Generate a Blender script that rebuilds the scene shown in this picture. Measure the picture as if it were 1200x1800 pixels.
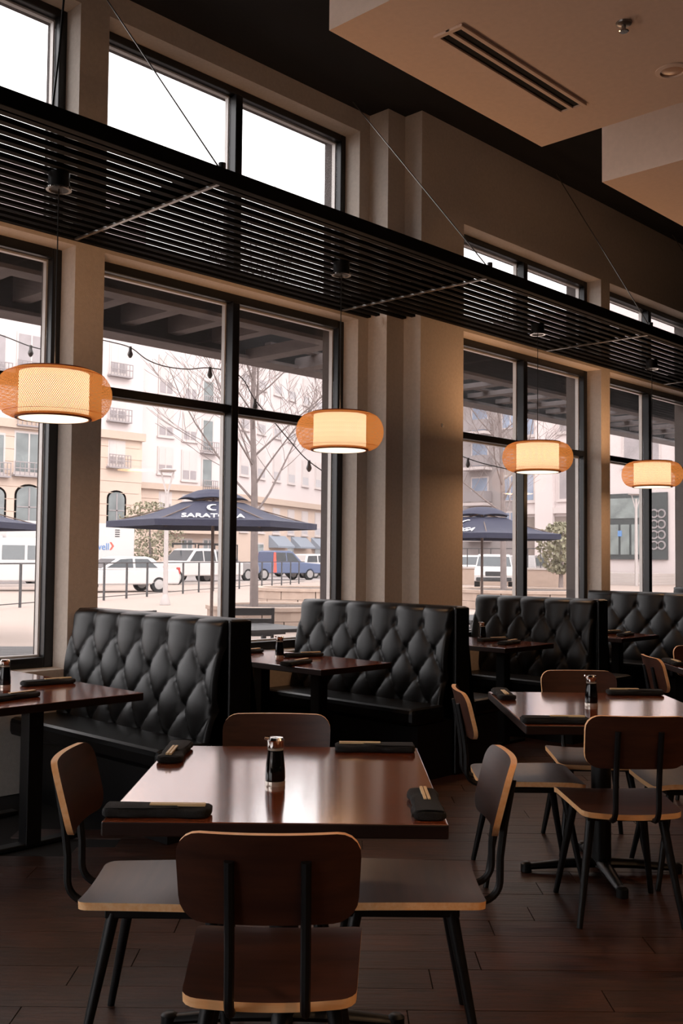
SKY, SUN, EXPO = 3.5, 2.4, 0.0
LAMP_DRUM, LAMP_DIFF, LAMP_UP, LAMP_DOWN, DOWNL = 2.3, 1.6, 9.0, 5.0, 150.0
import bpy, bmesh, math, random
from mathutils import Vector, Matrix, Euler
R = math.radians
random.seed(7)
for o in list(bpy.data.objects): bpy.data.objects.remove(o)
scene = bpy.context.scene
COL = scene.collection

# ---------------------------------------------------------------- camera
YAW, PITCH, ROLL, EYE, FPX = R(43.75), R(2.6), R(0.58), 1.43, 1775.0
fw = Vector((math.cos(YAW)*math.cos(PITCH), math.sin(YAW)*math.cos(PITCH), math.sin(PITCH)))
rt0 = Vector((math.sin(YAW), -math.cos(YAW), 0)); up0 = rt0.cross(fw)
rt = math.cos(ROLL)*rt0 + math.sin(ROLL)*up0
up = -math.sin(ROLL)*rt0 + math.cos(ROLL)*up0
cd = bpy.data.cameras.new('camera'); cam = bpy.data.objects.new('camera', cd); COL.objects.link(cam)
m3 = Matrix((rt, up, -fw)).transposed()
cam.matrix_world = Matrix.Translation((0, 0, EYE)) @ m3.to_4x4()
cd.sensor_fit = 'VERTICAL'; cd.sensor_height = 36.0; cd.sensor_width = 24.0
cd.lens = FPX/1800*36.0; cd.clip_start = 0.05; cd.clip_end = 400
scene.camera = cam

def ray(px, py): return fw*FPX + rt*(px-600) - up*(py-900)
def at(px, py, **k):
    a, val = list(k.items())[0]; i = 'XYZ'.index(a); d = ray(px, py); o = Vector((0, 0, EYE))
    return o + d*((val-o[i])/d[i])
def at_depth(px, py, dep):
    return Vector((0, 0, EYE)) + ray(px, py)*(dep/FPX)

# ---------------------------------------------------------------- sky, sun, exposure
w = bpy.data.worlds.new('overcast_sky'); scene.world = w; w.use_nodes = True
bg = w.node_tree.nodes['Background']
bg.inputs[0].default_value = (1.0, 0.945, 0.95, 1); bg.inputs[1].default_value = SKY
sd = bpy.data.lights.new('hazy_sun', 'SUN'); sd.energy = SUN; sd.angle = R(50); sd.color = (1.0, 0.95, 0.93)
so = bpy.data.objects.new('hazy_sun', sd); COL.objects.link(so)
so.rotation_euler = Vector((0.30, 0.80, -0.62)).to_track_quat('-Z', 'Y').to_euler()   # from behind the restaurant
vs = scene.view_settings; vs.view_transform = 'Standard'; vs.look = 'None'; vs.gamma = 1.0
vs.exposure = EXPO; vs.use_curve_mapping = False

# ---------------------------------------------------------------- mesh helpers
class MB:
    def __init__(s): s.v = []; s.f = []; s.m = []; s.mi = 0
    def add(s, vs, fs, mi=None):
        b = len(s.v); s.v += [tuple(p) for p in vs]
        for q in fs: s.f.append(tuple(b+i for i in q)); s.m.append(s.mi if mi is None else mi)
        return s
    def box(s, x0, x1, y0, y1, z0, z1, mi=None):
        vs = [(x, y, z) for z in (z0, z1) for y in (y0, y1) for x in (x0, x1)]
        return s.add(vs, [(0,2,3,1),(4,5,7,6),(0,1,5,4),(2,6,7,3),(0,4,6,2),(1,3,7,5)], mi)
    def bar(s, a, b, wd, ht, upv=(0,0,1), mi=None):
        a = Vector(a); b = Vector(b); d = (b-a).normalized(); u = Vector(upv)
        sx = d.cross(u)
        if sx.length < 1e-5: sx = d.cross(Vector((1,0,0)))
        sx.normalize(); uu = sx.cross(d)
        vs = [p + sx*i*wd/2 + uu*j*ht/2 for p in (a, b) for i, j in ((-1,-1),(1,-1),(1,1),(-1,1))]
        return s.add(vs, [(3,2,1,0),(4,5,6,7),(0,1,5,4),(1,2,6,5),(2,3,7,6),(3,0,4,7)], mi)
    def tube(s, pts, r, n=8, mi=None, flat=1.0):
        pts = [Vector(p) for p in pts]; k = len(pts)
        rs = r if isinstance(r, (list, tuple)) else [r]*k
        d0 = (pts[1]-pts[0]).normalized(); ref = Vector((0,0,1)) if abs(d0.z) < .9 else Vector((1,0,0))
        nx = d0.cross(ref).normalized(); vs = []
        for i, p in enumerate(pts):
            d = (pts[min(i+1,k-1)]-pts[max(i-1,0)]).normalized()
            nx = (nx - d*nx.dot(d)).normalized(); ny = d.cross(nx)
            for j in range(n):
                t = 2*math.pi*j/n; vs.append(p + (nx*math.cos(t) + ny*math.sin(t)*flat)*rs[i])
        fs = [(i*n+j, i*n+(j+1)%n, (i+1)*n+(j+1)%n, (i+1)*n+j) for i in range(k-1) for j in range(n)]
        fs += [tuple(range(n-1,-1,-1)), tuple(range((k-1)*n, k*n))]
        return s.add(vs, fs, mi)
    def lathe(s, prof, n=24, c=(0,0,0), mi=None, closed=False):
        vs = [(c[0]+r*math.cos(2*math.pi*j/n), c[1]+r*math.sin(2*math.pi*j/n), c[2]+z) for r, z in prof for j in range(n)]
        k = len(prof)
        fs = [(i*n+j, i*n+(j+1)%n, ((i+1)%k)*n+(j+1)%n, ((i+1)%k)*n+j) for i in range(k if closed else k-1) for j in range(n)]
        if not closed:
            if prof[0][0] > 1e-6: fs.append(tuple(range(n-1,-1,-1)))
            if prof[-1][0] > 1e-6: fs.append(tuple(range((k-1)*n, k*n)))
        return s.add(vs, fs, mi)
    def prism(s, poly, y0, y1, mi=None, f=lambda a, b, c: (a, c, b)):
        """poly in (a,b) extruded along c; default a=x b=z c=y"""
        n = len(poly); vs = [f(a, b, c) for c in (y0, y1) for a, b in poly]
        fs = [tuple(range(n)), tuple(range(2*n-1, n-1, -1))] + [(i, i+n, (i+1)%n+n, (i+1)%n) for i in range(n)]
        return s.add(vs, fs, mi)
    def grid(s, fn, nu, nv, mi=None, flip=False):
        vs = [fn(i/nu, j/nv) for j in range(nv+1) for i in range(nu+1)]; q = nu+1
        fs = [(j*q+i, j*q+i+1, (j+1)*q+i+1, (j+1)*q+i) for j in range(nv) for i in range(nu)]
        if flip: fs = [t[::-1] for t in fs]
        return s.add(vs, fs, mi)
    def mesh(s, name, mats, smooth=False, angle=40, fixn=True):
        me = bpy.data.meshes.new(name); me.from_pydata(s.v, [], s.f)
        for m in (mats if isinstance(mats, (list, tuple)) else [mats]): me.materials.append(m)
        me.polygons.foreach_set('material_index', s.m)
        if fixn:
            bm = bmesh.new(); bm.from_mesh(me); bmesh.ops.remove_doubles(bm, verts=bm.verts, dist=1e-5)
            bmesh.ops.recalc_face_normals(bm, faces=bm.faces); bm.to_mesh(me); bm.free()
        if smooth:
            me.polygons.foreach_set('use_smooth', [True]*len(me.polygons))
            me.set_sharp_from_angle(angle=R(angle))
        me.update(); return me
    def build(s, name, mats, parent=None, smooth=False, bevel=0, angle=40, fixn=True, loc=None, rotz=0):
        return obj(name, s.mesh(name, mats, smooth, angle, fixn), parent, bevel, loc, rotz)
def obj(name, me, parent=None, bevel=0, loc=None, rotz=0):
    o = bpy.data.objects.new(name, me); COL.objects.link(o)
    if parent is not None: o.parent = parent
    if loc is not None: o.location = loc
    if rotz: o.rotation_euler.z = rotz
    if bevel:
        b = o.modifiers.new('bevel', 'BEVEL'); b.width = bevel; b.segments = 2; b.limit_method = 'ANGLE'; b.angle_limit = R(40)
    return o
def box(name, mat, x0, x1, y0, y1, z0, z1, parent=None, bevel=0):
    """box whose origin sits at its base centre"""
    cx, cy = (x0+x1)/2, (y0+y1)/2
    return MB().box(x0-cx, x1-cx, y0-cy, y1-cy, 0, z1-z0).build(name, mat, parent, bevel=bevel, loc=(cx, cy, z0))
def tag(o, label=None, cat=None, group=None, kind=None):
    if label: o['label'] = label
    if cat: o['category'] = cat
    if group: o['group'] = group
    if kind: o['kind'] = kind
    return o
def thing(name, label, cat, loc=(0,0,0), rotz=0, group=None, kind=None):
    o = bpy.data.objects.new(name, None); COL.objects.link(o); o.empty_display_size = .1
    o.location = loc; o.rotation_euler.z = rotz
    return tag(o, label, cat, group, kind)
def copy_tree(o, parent=None):
    c = o.copy(); COL.objects.link(c); c.parent = parent
    for ch in o.children: copy_tree(ch, c)
    return c

# ---------------------------------------------------------------- materials
def lin(h):
    h = h.lstrip('#'); c = [int(h[i:i+2], 16)/255 for i in (0, 2, 4)]
    return tuple(x/12.92 if x <= .04045 else ((x+.055)/1.055)**2.4 for x in c) + (1,)
def mat(name, color, rough=.6, metal=0, spec=.5, var=0, vscale=8, bump=0, bscale=60, stretch=None, coat=0, emit=None, estr=0, ior=None, rnd=0):
    m = bpy.data.materials.new(name); m.use_nodes = True; nt = m.node_tree; b = nt.nodes['Principled BSDF']
    c = lin(color) if isinstance(color, str) else tuple(color)+(1,)
    b.inputs['Base Color'].default_value = c; b.inputs['Roughness'].default_value = rough; b.inputs['Metallic'].default_value = metal
    b.inputs['Specular IOR Level'].default_value = spec
    if ior: b.inputs['IOR'].default_value = ior
    if coat: b.inputs['Coat Weight'].default_value = coat; b.inputs['Coat Roughness'].default_value = .08
    if emit: b.inputs['Emission Color'].default_value = lin(emit); b.inputs['Emission Strength'].default_value = estr
    L = nt.links
    tc = nt.nodes.new('ShaderNodeTexCoord'); mp = nt.nodes.new('ShaderNodeMapping')
    L.new(tc.outputs['Object'], mp.inputs[0])
    if stretch: mp.inputs['Scale'].default_value = stretch
    if var:
        n = nt.nodes.new('ShaderNodeTexNoise'); n.inputs['Scale'].default_value = vscale; n.inputs['Detail'].default_value = 5
        r = nt.nodes.new('ShaderNodeMapRange'); r.inputs['From Min'].default_value = .3; r.inputs['From Max'].default_value = .7
        r.inputs['To Min'].default_value = 1-var; r.inputs['To Max'].default_value = 1+var
        x = nt.nodes.new('ShaderNodeVectorMath'); x.operation = 'SCALE'; x.inputs[0].default_value = c[:3]
        L.new(mp.outputs[0], n.inputs['Vector']); L.new(n.outputs[0], r.inputs[0])
        src = r.outputs[0]
        if rnd:
            oi = nt.nodes.new('ShaderNodeObjectInfo'); r2 = nt.nodes.new('ShaderNodeMapRange')
            r2.inputs['To Min'].default_value = 1-rnd; r2.inputs['To Max'].default_value = 1+rnd
            L.new(oi.outputs['Random'], r2.inputs[0]); mu = nt.nodes.new('ShaderNodeMath'); mu.operation = 'MULTIPLY'
            L.new(src, mu.inputs[0]); L.new(r2.outputs[0], mu.inputs[1]); src = mu.outputs[0]
        L.new(src, x.inputs['Scale']); L.new(x.outputs[0], b.inputs['Base Color'])
    if bump:
        n = nt.nodes.new('ShaderNodeTexNoise'); n.inputs['Scale'].default_value = bscale; n.inputs['Detail'].default_value = 4
        bp = nt.nodes.new('ShaderNodeBump'); bp.inputs['Strength'].default_value = bump; bp.inputs['Distance'].default_value = .01
        L.new(mp.outputs[0], n.inputs['Vector']); L.new(n.outputs[0], bp.inputs['Height']); L.new(bp.outputs[0], b.inputs['Normal'])
    return m
def wood(name, dark, light, rough, axis='X', scale=6, spec=.5, ior=1.5, coat=0, ridge=0, rnd=0, offs=True):
    """grain running along the given object axis"""
    m = bpy.data.materials.new(name); m.use_nodes = True; nt = m.node_tree; L = nt.links; b = nt.nodes['Principled BSDF']
    b.inputs['Roughness'].default_value = rough; b.inputs['Specular IOR Level'].default_value = spec; b.inputs['IOR'].default_value = ior
    if coat: b.inputs['Coat Weight'].default_value = coat; b.inputs['Coat Roughness'].default_value = .10; b.inputs['Coat IOR'].default_value = 2.1
    tc = nt.nodes.new('ShaderNodeTexCoord'); oi = nt.nodes.new('ShaderNodeObjectInfo')
    ad = nt.nodes.new('ShaderNodeVectorMath'); ad.operation = 'MULTIPLY_ADD'; ad.inputs[1].default_value = (1, 1, 1)
    sc = nt.nodes.new('ShaderNodeVectorMath'); sc.operation = 'SCALE'; sc.inputs[0].default_value = (3.1, 2.3, 1.7)
    L.new(oi.outputs['Random'], sc.inputs['Scale']); L.new(tc.outputs['Object'], ad.inputs[0]); L.new(sc.outputs[0], ad.inputs[2])
    mp = nt.nodes.new('ShaderNodeMapping'); L.new(ad.outputs[0], mp.inputs[0])
    k = {'X': (.09, 1, 1), 'Y': (1, .09, 1), 'Z': (1, 1, .09)}[axis]; mp.inputs['Scale'].default_value = k
    n = nt.nodes.new('ShaderNodeTexNoise'); n.inputs['Scale'].default_value = scale*6; n.inputs['Detail'].default_value = 7; n.inputs['Roughness'].default_value = .62
    n2 = nt.nodes.new('ShaderNodeTexNoise'); n2.inputs['Scale'].default_value = scale*.55; n2.inputs['Detail'].default_value = 3
    L.new(mp.outputs[0], n.inputs['Vector']); L.new(ad.outputs[0], n2.inputs['Vector'])
    mx = nt.nodes.new('ShaderNodeMath'); mx.operation = 'MULTIPLY_ADD'; mx.inputs[1].default_value = .65
    mu = nt.nodes.new('ShaderNodeMath'); mu.operation = 'MULTIPLY'; mu.inputs[1].default_value = .35
    L.new(n2.outputs[0], mu.inputs[0]); L.new(n.outputs[0], mx.inputs[0]); L.new(mu.outputs[0], mx.inputs[2])
    cr = nt.nodes.new('ShaderNodeValToRGB'); e = cr.color_ramp.elements
    e[0].position = .32; e[0].color = lin(dark); e[1].position = .68; e[1].color = lin(light)
    L.new(mx.outputs[0], cr.inputs[0]); out = cr.outputs[0]
    if rnd:
        r2 = nt.nodes.new('ShaderNodeMapRange'); r2.inputs['To Min'].default_value = 1-rnd; r2.inputs['To Max'].default_value = 1+rnd
        L.new(oi.outputs['Random'], r2.inputs[0]); x = nt.nodes.new('ShaderNodeVectorMath'); x.operation = 'SCALE'
        L.new(out, x.inputs[0]); L.new(r2.outputs[0], x.inputs['Scale']); out = x.outputs[0]
    L.new(out, b.inputs['Base Color'])
    bp = nt.nodes.new('ShaderNodeBump'); bp.inputs['Strength'].default_value = .25 + ridge; bp.inputs['Distance'].default_value = .004
    L.new(n.outputs[0], bp.inputs['Height']); L.new(bp.outputs[0], b.inputs['Normal'])
    if not ridge: bp.inputs['Strength'].default_value = .05
    return m
def glass_mat(name, tint=(.96, .97, .97), rough=0.0, base=0.03, glare_veil=0):
    m = bpy.data.materials.new(name); m.use_nodes = True; nt = m.node_tree; nt.nodes.clear(); L = nt.links
    out = nt.nodes.new('ShaderNodeOutputMaterial'); t = nt.nodes.new('ShaderNodeBsdfTransparent'); g = nt.nodes.new('ShaderNodeBsdfGlossy')
    t.inputs[0].default_value = tint+(1,); g.inputs['Roughness'].default_value = rough
    lw = nt.nodes.new('ShaderNodeLayerWeight'); lw.inputs[0].default_value = .5      # 1 - cos of the viewing angle
    pw = nt.nodes.new('ShaderNodeMath'); pw.operation = 'POWER'; pw.inputs[1].default_value = 5
    ma = nt.nodes.new('ShaderNodeMath'); ma.operation = 'MULTIPLY_ADD'; ma.inputs[1].default_value = 1-base; ma.inputs[2].default_value = base
    L.new(lw.outputs['Facing'], pw.inputs[0]); L.new(pw.outputs[0], ma.inputs[0])
    mx = nt.nodes.new('ShaderNodeMixShader'); L.new(ma.outputs[0], mx.inputs[0]); L.new(t.outputs[0], mx.inputs[1]); L.new(g.outputs[0], mx.inputs[2])
    if glare_veil:                                                     # pale veil in the panes, standing for window glare and haze
        tl = nt.nodes.new('ShaderNodeBsdfTranslucent'); tl.inputs[0].default_value = (.9, .86, .86, 1); m2 = nt.nodes.new('ShaderNodeMixShader'); m2.inputs[0].default_value = glare_veil
        L.new(mx.outputs[0], m2.inputs[1]); L.new(tl.outputs[0], m2.inputs[2]); mx = m2
    L.new(mx.outputs[0], out.inputs[0]); return m
def trans_mat(name, color, tcol, mix=.5):
    m = bpy.data.materials.new(name); m.use_nodes = True; nt = m.node_tree; nt.nodes.clear(); L = nt.links
    out = nt.nodes.new('ShaderNodeOutputMaterial'); d = nt.nodes.new('ShaderNodeBsdfDiffuse'); t = nt.nodes.new('ShaderNodeBsdfTranslucent')
    d.inputs[0].default_value = lin(color); t.inputs[0].default_value = lin(tcol)
    mx = nt.nodes.new('ShaderNodeMixShader'); mx.inputs[0].default_value = mix
    L.new(d.outputs[0], mx.inputs[1]); L.new(t.outputs[0], mx.inputs[2]); L.new(mx.outputs[0], out.inputs[0]); return m
def emit_mat(name, color, strength):
    m = bpy.data.materials.new(name); m.use_nodes = True; nt = m.node_tree; nt.nodes.clear()
    out = nt.nodes.new('ShaderNodeOutputMaterial'); e = nt.nodes.new('ShaderNodeEmission')
    e.inputs[0].default_value = lin(color); e.inputs[1].default_value = strength
    nt.links.new(e.outputs[0], out.inputs[0]); return m

M = dict(
    wall=mat('taupe_wall_paint', '#c1b7ad', .85, var=.06, vscale=40, bump=.25, bscale=180),
    dark_wall=mat('dark_back_wall', '#3a332e', .9, var=.05, bump=.1),
    ceil=mat('black_ceiling_paint', '#0c0d10', .95, var=.1, bump=.05),
    soffit=mat('cream_ceiling_paint', '#ead5c5', .9, var=.03, vscale=30, bump=.12, bscale=200),
    extwall=mat('grey_brown_render', '#4d4543', .9, var=.1, bump=.3, bscale=50),
    frame=mat('black_aluminium', '#0b0d11', .32, spec=.5, var=.1),
    gasket=mat('glazing_bead_glint', '#c9c2bd', .4, metal=.2, var=.05),  # pale colour puts in the glint of outside light along the frames
    glass=glass_mat('window_glass', glare_veil=.010),
    slat=mat('black_matt_slat', '#030406', .75, spec=.12, var=.15, bump=.03),
    steel=mat('brushed_steel', '#8d8b88', .3, metal=.9, var=.1, bump=.03, bscale=120),
    chrome=mat('chrome', '#d8d4d0', .12, metal=1, var=.03),
    leather=mat('black_leather', '#050608', .36, spec=.32, var=.15, vscale=30, bump=.12, bscale=260),
    blackmetal=mat('black_powder_coat', '#08090c', .42, spec=.45, var=.1, bump=.04, bscale=200),
    table=wood('varnished_dark_table_wood', '#6e2f17', '#a3552f', .15, 'X', 4, spec=.5, ior=2.2, coat=1.0),
    tedge=wood('table_edge_wood', '#180d0b', '#2c1712', .4, 'X', 4),
    veneer=wood('dark_chair_veneer', '#2c160f', '#4f2c1e', .40, 'X', 5, ior=1.5),
    ply=wood('birch_ply_edge', '#efa869', '#ffd3a0', .5, 'X', 9),
    plank=wood('dark_floor_plank', '#150a07', '#4c2c20', .45, 'X', 9, ridge=.9, rnd=.22, spec=.4),
    subfloor=mat('dark_floor_joint', '#0e0a08', .9, var=.2),
    cloth=mat('black_napkin_cloth', '#0c0c0d', .9, var=.15, vscale=60, bump=.4, bscale=350),
    stick=wood('pale_chopstick_wood', '#d6b482', '#f0d6a8', .5, 'X', 9),
    sauce=mat('black_sauce', '#05060a', .08, spec=.6, var=.05),
    clear=mat('clear_thick_glass', '#d9cfc4', .06, metal=.55, var=.08),
    cane=trans_mat('woven_cane', '#dfa068', '#fcb878', .6),
    paper=emit_mat('lit_paper_drum', '#fbe2b4', LAMP_DRUM),
    diff=emit_mat('lit_lamp_diffuser', '#fff0cf', LAMP_DIFF),
    rim=mat('cane_rim', '#8a4c2a', .7, var=.15),
    white=mat('white_plastic', '#cfc8c0', .5, var=.03),
)
# ---------------------------------------------------------------- room shell
PHI = R(43.9); UX = Vector((math.sin(PHI), -math.cos(PHI), 0)); VX = Vector((math.cos(PHI), math.sin(PHI), 0)); TROT = PHI - math.pi/2
X0, X1, YB, CZ = -3.2, 15.0, -4.5, 5.15
YL, YR, TH = 5.62, 5.232, 0.41            # window wall faces (left run, right run) and thickness
floor = thing('floor', 'dark brown textured wood plank floor', 'floor', kind='structure')
box('subfloor', M['subfloor'], X0-.3, X1+.3, YB-.3, YL+TH, -.12, -.008, floor)
PW, PL = .16, 1.22
me_p = MB().box(-PL/2+.002, PL/2-.002, -PW/2+.0015, PW/2-.0015, -.012, 0).mesh('plank', M['plank'])
rowi = 0; v = 1.75
while v < 8.3:
    off = (rowi*.41 + (rowi % 3)*.13) % 1.0; half = .36*v + 1.3; k = math.floor(-half/PL)-1
    while (k+off)*PL < half + PL/2:
        c = VX*v + UX*((k+off)*PL)
        if -half - PL/2 < (k+off)*PL and c.y < 4.75 and c.x < X1-1:
            o = obj('plank', me_p, floor, loc=(c.x, c.y, 0)); o.rotation_euler.z = TROT; o.location.z = random.uniform(-.0012, 0)
        k += 1
    v += PW; rowi += 1
tag(box('ceiling', M['ceil'], X0-.3, X1+.3, YB-.3, YL+TH, CZ, CZ+.2), 'flat black painted ceiling above the canopy', 'ceiling', kind='structure')
tag(box('wall_back', M['dark_wall'], X0, X1, YB-.25, YB, 0, CZ), 'dark wall behind the camera', 'wall', kind='structure')
tag(box('wall_right', M['dark_wall'], X1, X1+.25, YB, YL, 0, CZ), 'dark wall at the far end of the dining room', 'wall', kind='structure')

wall = thing('wall_windows', 'taupe painted window wall with stepped pilaster', 'wall', kind='structure')
SILL, HEAD, USILL = .72, 3.40, 3.52
def wpiece(name, x0, x1, yf, z0, z1):
    yo = (YL if yf >= 5.4 and x1 < 6.3 else YR) + TH
    box(name, M['wall'], x0, x1, yf, yo-.145, z0, z1, wall)          # inside skin
    box('outer_skin', M['extwall'], x0, x1, yo-.145, yo, z0, z1, wall)
LW = [(-1.678, .752, YL, 4.98), (.97, 3.402, YL, 4.98), (3.617, 6.047, YL, 4.98)]
RW = [(6.968, 9.319, YR, 4.34), (9.50, 11.85, YR, 4.34), (12.03, 14.38, YR, 4.34)]
for a, b in ((X0, -1.678), (.752, .97), (3.402, 3.617), (6.047, 6.17)): wpiece('pier', a, b, YL, 0, CZ)
box('pilaster_step', M['wall'], 6.17, 6.385, 5.414, YL+TH-.01, 0, CZ, wall)
box('pilaster_face', M['wall'], 6.385, 6.968, YR, YL+TH-.005, 0, CZ, wall)
for a, b in ((9.319, 9.50), (11.85, 12.03), (14.38, X1)): wpiece('pier', a, b, YR, 0, CZ)
def frame_rect(parent, x0, x1, z0, z1, yg, fwid, mull, trans, pane_name='pane'):
    """aluminium frame members (each its own part), glazing beads and panes"""
    y0, y1 = yg-.05, yg+.05
    box('frame_jamb', M['frame'], x0, x0+fwid, y0, y1, z0, z1, parent, .006); box('frame_jamb', M['frame'], x1-fwid, x1, y0, y1, z0, z1, parent, .006)
    box('frame_head', M['frame'], x0+fwid, x1-fwid, y0, y1, z1-fwid, z1, parent, .006); box('frame_sill', M['frame'], x0+fwid, x1-fwid, y0, y1, z0, z0+fwid, parent, .006)
    xs = [x0+fwid] + ([mull-.033, mull+.033] if mull else []) + [x1-fwid]
    if mull: box('mullion', M['frame'], mull-.033, mull+.033, y0-.02, y1, z0+fwid, z1-fwid, parent, .006)
    zs = [z0+fwid] + ([trans-.03, trans+.03] if trans else []) + [z1-fwid]
    for i in range(0, len(xs), 2):
        if trans: box('transom', M['frame'], xs[i], xs[i+1], y0, y1, trans-.03, trans+.03, parent, .006)
        for j in range(0, len(zs), 2):
            p = box(pane_name, M['glass'], xs[i]+.006, xs[i+1]-.006, yg-.004, yg+.004, zs[j]+.006, zs[j+1]-.006, parent)
            a, b, c, d = xs[i], xs[i+1], zs[j], zs[j+1]; t = .012
            g = MB(); g.box(a, a+t, yg+.012, yg+.048, c, d); g.box(b-t, b, yg+.012, yg+.048, c, d); g.box(a+t, b-t, yg+.012, yg+.048, d-t, d); g.box(a+t, b-t, yg+.012, yg+.048, c, c+t)
            g.v = [(x-p.location.x, y-p.location.y, z-p.location.z) for x, y, z in g.v]
            g.build('glazing_bead', M['gasket'], p)
# side wall beside the camera, with its own windows
wl = thing('wall_left', 'taupe side wall with tall windows beside the camera', 'wall', kind='structure')
LO = [(1.6, 3.5), (3.65, 5.5)]
ys = [YB] + [t for o_ in LO for t in o_] + [YL]
for i in range(0, len(ys), 2): box('pier', M['wall'], X0-.3, X0, ys[i], ys[i+1], 0, CZ, wl)
for i, (a, b) in enumerate(LO):
    box('sill_wall', M['wall'], X0-.3, X0, a, b, 0, .12, wl); box('lintel', M['wall'], X0-.3, X0, a, b, 4.0, CZ, wl)
    wd = thing('window_%d' % (21+i), ['nearer', 'farther'][i] + ' tall window in the side wall beside the camera', 'window', kind='structure')
    for nm, q in (('frame_jamb', (a, a+.06, .12, 4.0)), ('frame_jamb', (b-.06, b, .12, 4.0)), ('frame_head', (a+.06, b-.06, 3.94, 4.0)), ('frame_sill', (a+.06, b-.06, .12, .18)), ('transom', (a+.06, b-.06, 3.3, 3.38))):
        box(nm, M['frame'], X0-.2, X0-.1, q[0], q[1], q[2], q[3], wd)
    for z0, z1 in ((.18, 3.3), (3.38, 3.94)): box('pane', M['glass'], X0-.154, X0-.146, a+.062, b-.062, z0+.002, z1-.002, wd)
ORD = ['leftmost out of view', 'first visible', 'second visible', 'third visible', 'fourth visible', 'last']
wn = 0
for run in (LW, RW):
    for i, (x0, x1, yf, uhead) in enumerate(run):
        wn += 1
        wpiece('sill_wall', x0, x1, yf, 0, SILL); wpiece('spandrel', x0, x1, yf, HEAD, USILL); wpiece('lintel', x0, x1, yf, uhead, CZ)
        yg = yf + .21; mx = {2: 2.19, 3: 4.86}.get(wn, (x0+x1)/2)
        wd = thing('window_%d' % wn, ORD[wn-1] + ' tall black framed window from the left along the booths', 'window', (0, 0, 0), kind='structure')
        frame_rect(wd, x0, x1, SILL, HEAD, yg, .065, mx, 2.53)
        wd = thing('window_%d' % (wn+10), ORD[wn-1] + ' clerestory window from the left, above the slatted canopy', 'window', (0, 0, 0), kind='structure')
        frame_rect(wd, x0, x1, USILL, uhead, yg, .055, mx, None)

# dropped cream bulkheads
def soffit(x0, x1, y0, y1, label):
    c = ((x0+x1)/2, (y0+y1)/2, 4.0)
    s = thing('trim_bulkhead', label, 'ceiling', c, kind='structure')
    MB().box(x0-c[0], x1-c[0], y0-c[1], y1-c[1], 0, CZ-4.0).build('bulkhead_body', M['soffit'], s)
    return s
soffit(3.42, 5.31, -2.6, 3.39, 'cream dropped ceiling panel with slot vent and sprinkler')
soffit(6.09, 8.6, -2.6, 3.41, 'second cream dropped ceiling panel farther right')
# slot vent, sprinkler, downlight
def px_on(px, py, z=4.0): return at(px, py, Z=z)
a = px_on(785, 62); b = px_on(1010, 182)
vx0, vx1, vy = a.x-.03, b.x+.03, (a.y+b.y)/2
vt = thing('slot_vent', 'white twin slot air vent in the cream ceiling panel', 'vent', ((vx0+vx1)/2, vy, 4.0))
hw, hl = .075, (vx1-vx0)/2
dk = mat('vent_dark', '#05060a', .9, var=.1)
MB().box(-hl, hl, -hw, hw, -.004, -.001).build('vent_throat', dk, vt)
for y0, y1 in ((-hw-.012, -hw+.012), (-.012, .012), (hw-.012, hw+.012)): MB().box(-hl-.012, hl+.012, y0, y1, -.014, -.0005).build('vent_bar', M['soffit'], vt, bevel=.002)
for s in (-1, 1): MB().box(s*hl-.012, s*hl+.012, -hw+.012, hw-.012, -.0138, -.0005).build('vent_end', M['soffit'], vt)
p = px_on(1096, 40)
sp = thing('fire_sprinkler', 'small brass fire sprinkler head on the cream ceiling panel', 'sprinkler', p)
MB().lathe([(.001, 0), (.038, 0), (.036, -.008), (.018, -.014), (.001, -.014)], 20).build('escutcheon', M['steel'], sp, smooth=True)
MB().lathe([(.001, -.014), (.010, -.014), (.010, -.035), (.001, -.035)], 12).build('stem', M['steel'], sp, smooth=True)
MB().lathe([(.001, -.042), (.024, -.042), (.020, -.045), (.001, -.045)], 16).tube([(.008,0,-.034), (.014,0,-.043)], .002, 5).tube([(-.008,0,-.034), (-.014,0,-.043)], .002, 5).build('deflector', M['chrome'], sp)
soffit(.2, 2.9, -4.2, -.5, 'third cream dropped ceiling panel, behind the camera')
M['dlens'] = mat('downlight_lens', '#c9a58a', .2, var=.05)
def downlight(p, label, watts):
    dl = thing('recessed_downlight', label, 'downlight', p, group='recessed ceiling downlights')
    MB().lathe([(.058, -.001), (.085, -.001), (.085, -.006), (.062, -.010), (.058, -.006)], 32, closed=True).build('trim_ring', M['soffit'], dl, smooth=True)
    MB().lathe([(.001, -.0015), (.058, -.0015), (.03, -.0035), (.001, -.004)], 24).build('lens', M['dlens'], dl, smooth=True)
    l = bpy.data.lights.new('downlight_glow', 'SPOT'); l.energy = watts; l.color = (1, .58, .30); l.spot_size = R(125); l.spot_blend = .9; l.shadow_soft_size = .05
    lo = bpy.data.objects.new('downlight_glow', l); COL.objects.link(lo); lo.parent = dl; lo.location = (0, 0, -.02)
downlight(px_on(1181, 124), 'round recessed downlight with white trim in the ceiling panel', DOWNL*.35)
for x_, y_, lb in ((.9, -1.0, 'recessed downlight behind the camera, nearest it on the left'), (2.4, -1.0, 'recessed downlight behind the camera, nearest it on the right'), (.9, -2.8, 'recessed downlight far behind the camera on the left'), (2.4, -2.8, 'recessed downlight far behind the camera on the right'), (4.4, -.6, 'recessed downlight in the vent panel, out of view')):
    downlight(Vector((x_, y_, 4.0)), lb, DOWNL)

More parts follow.
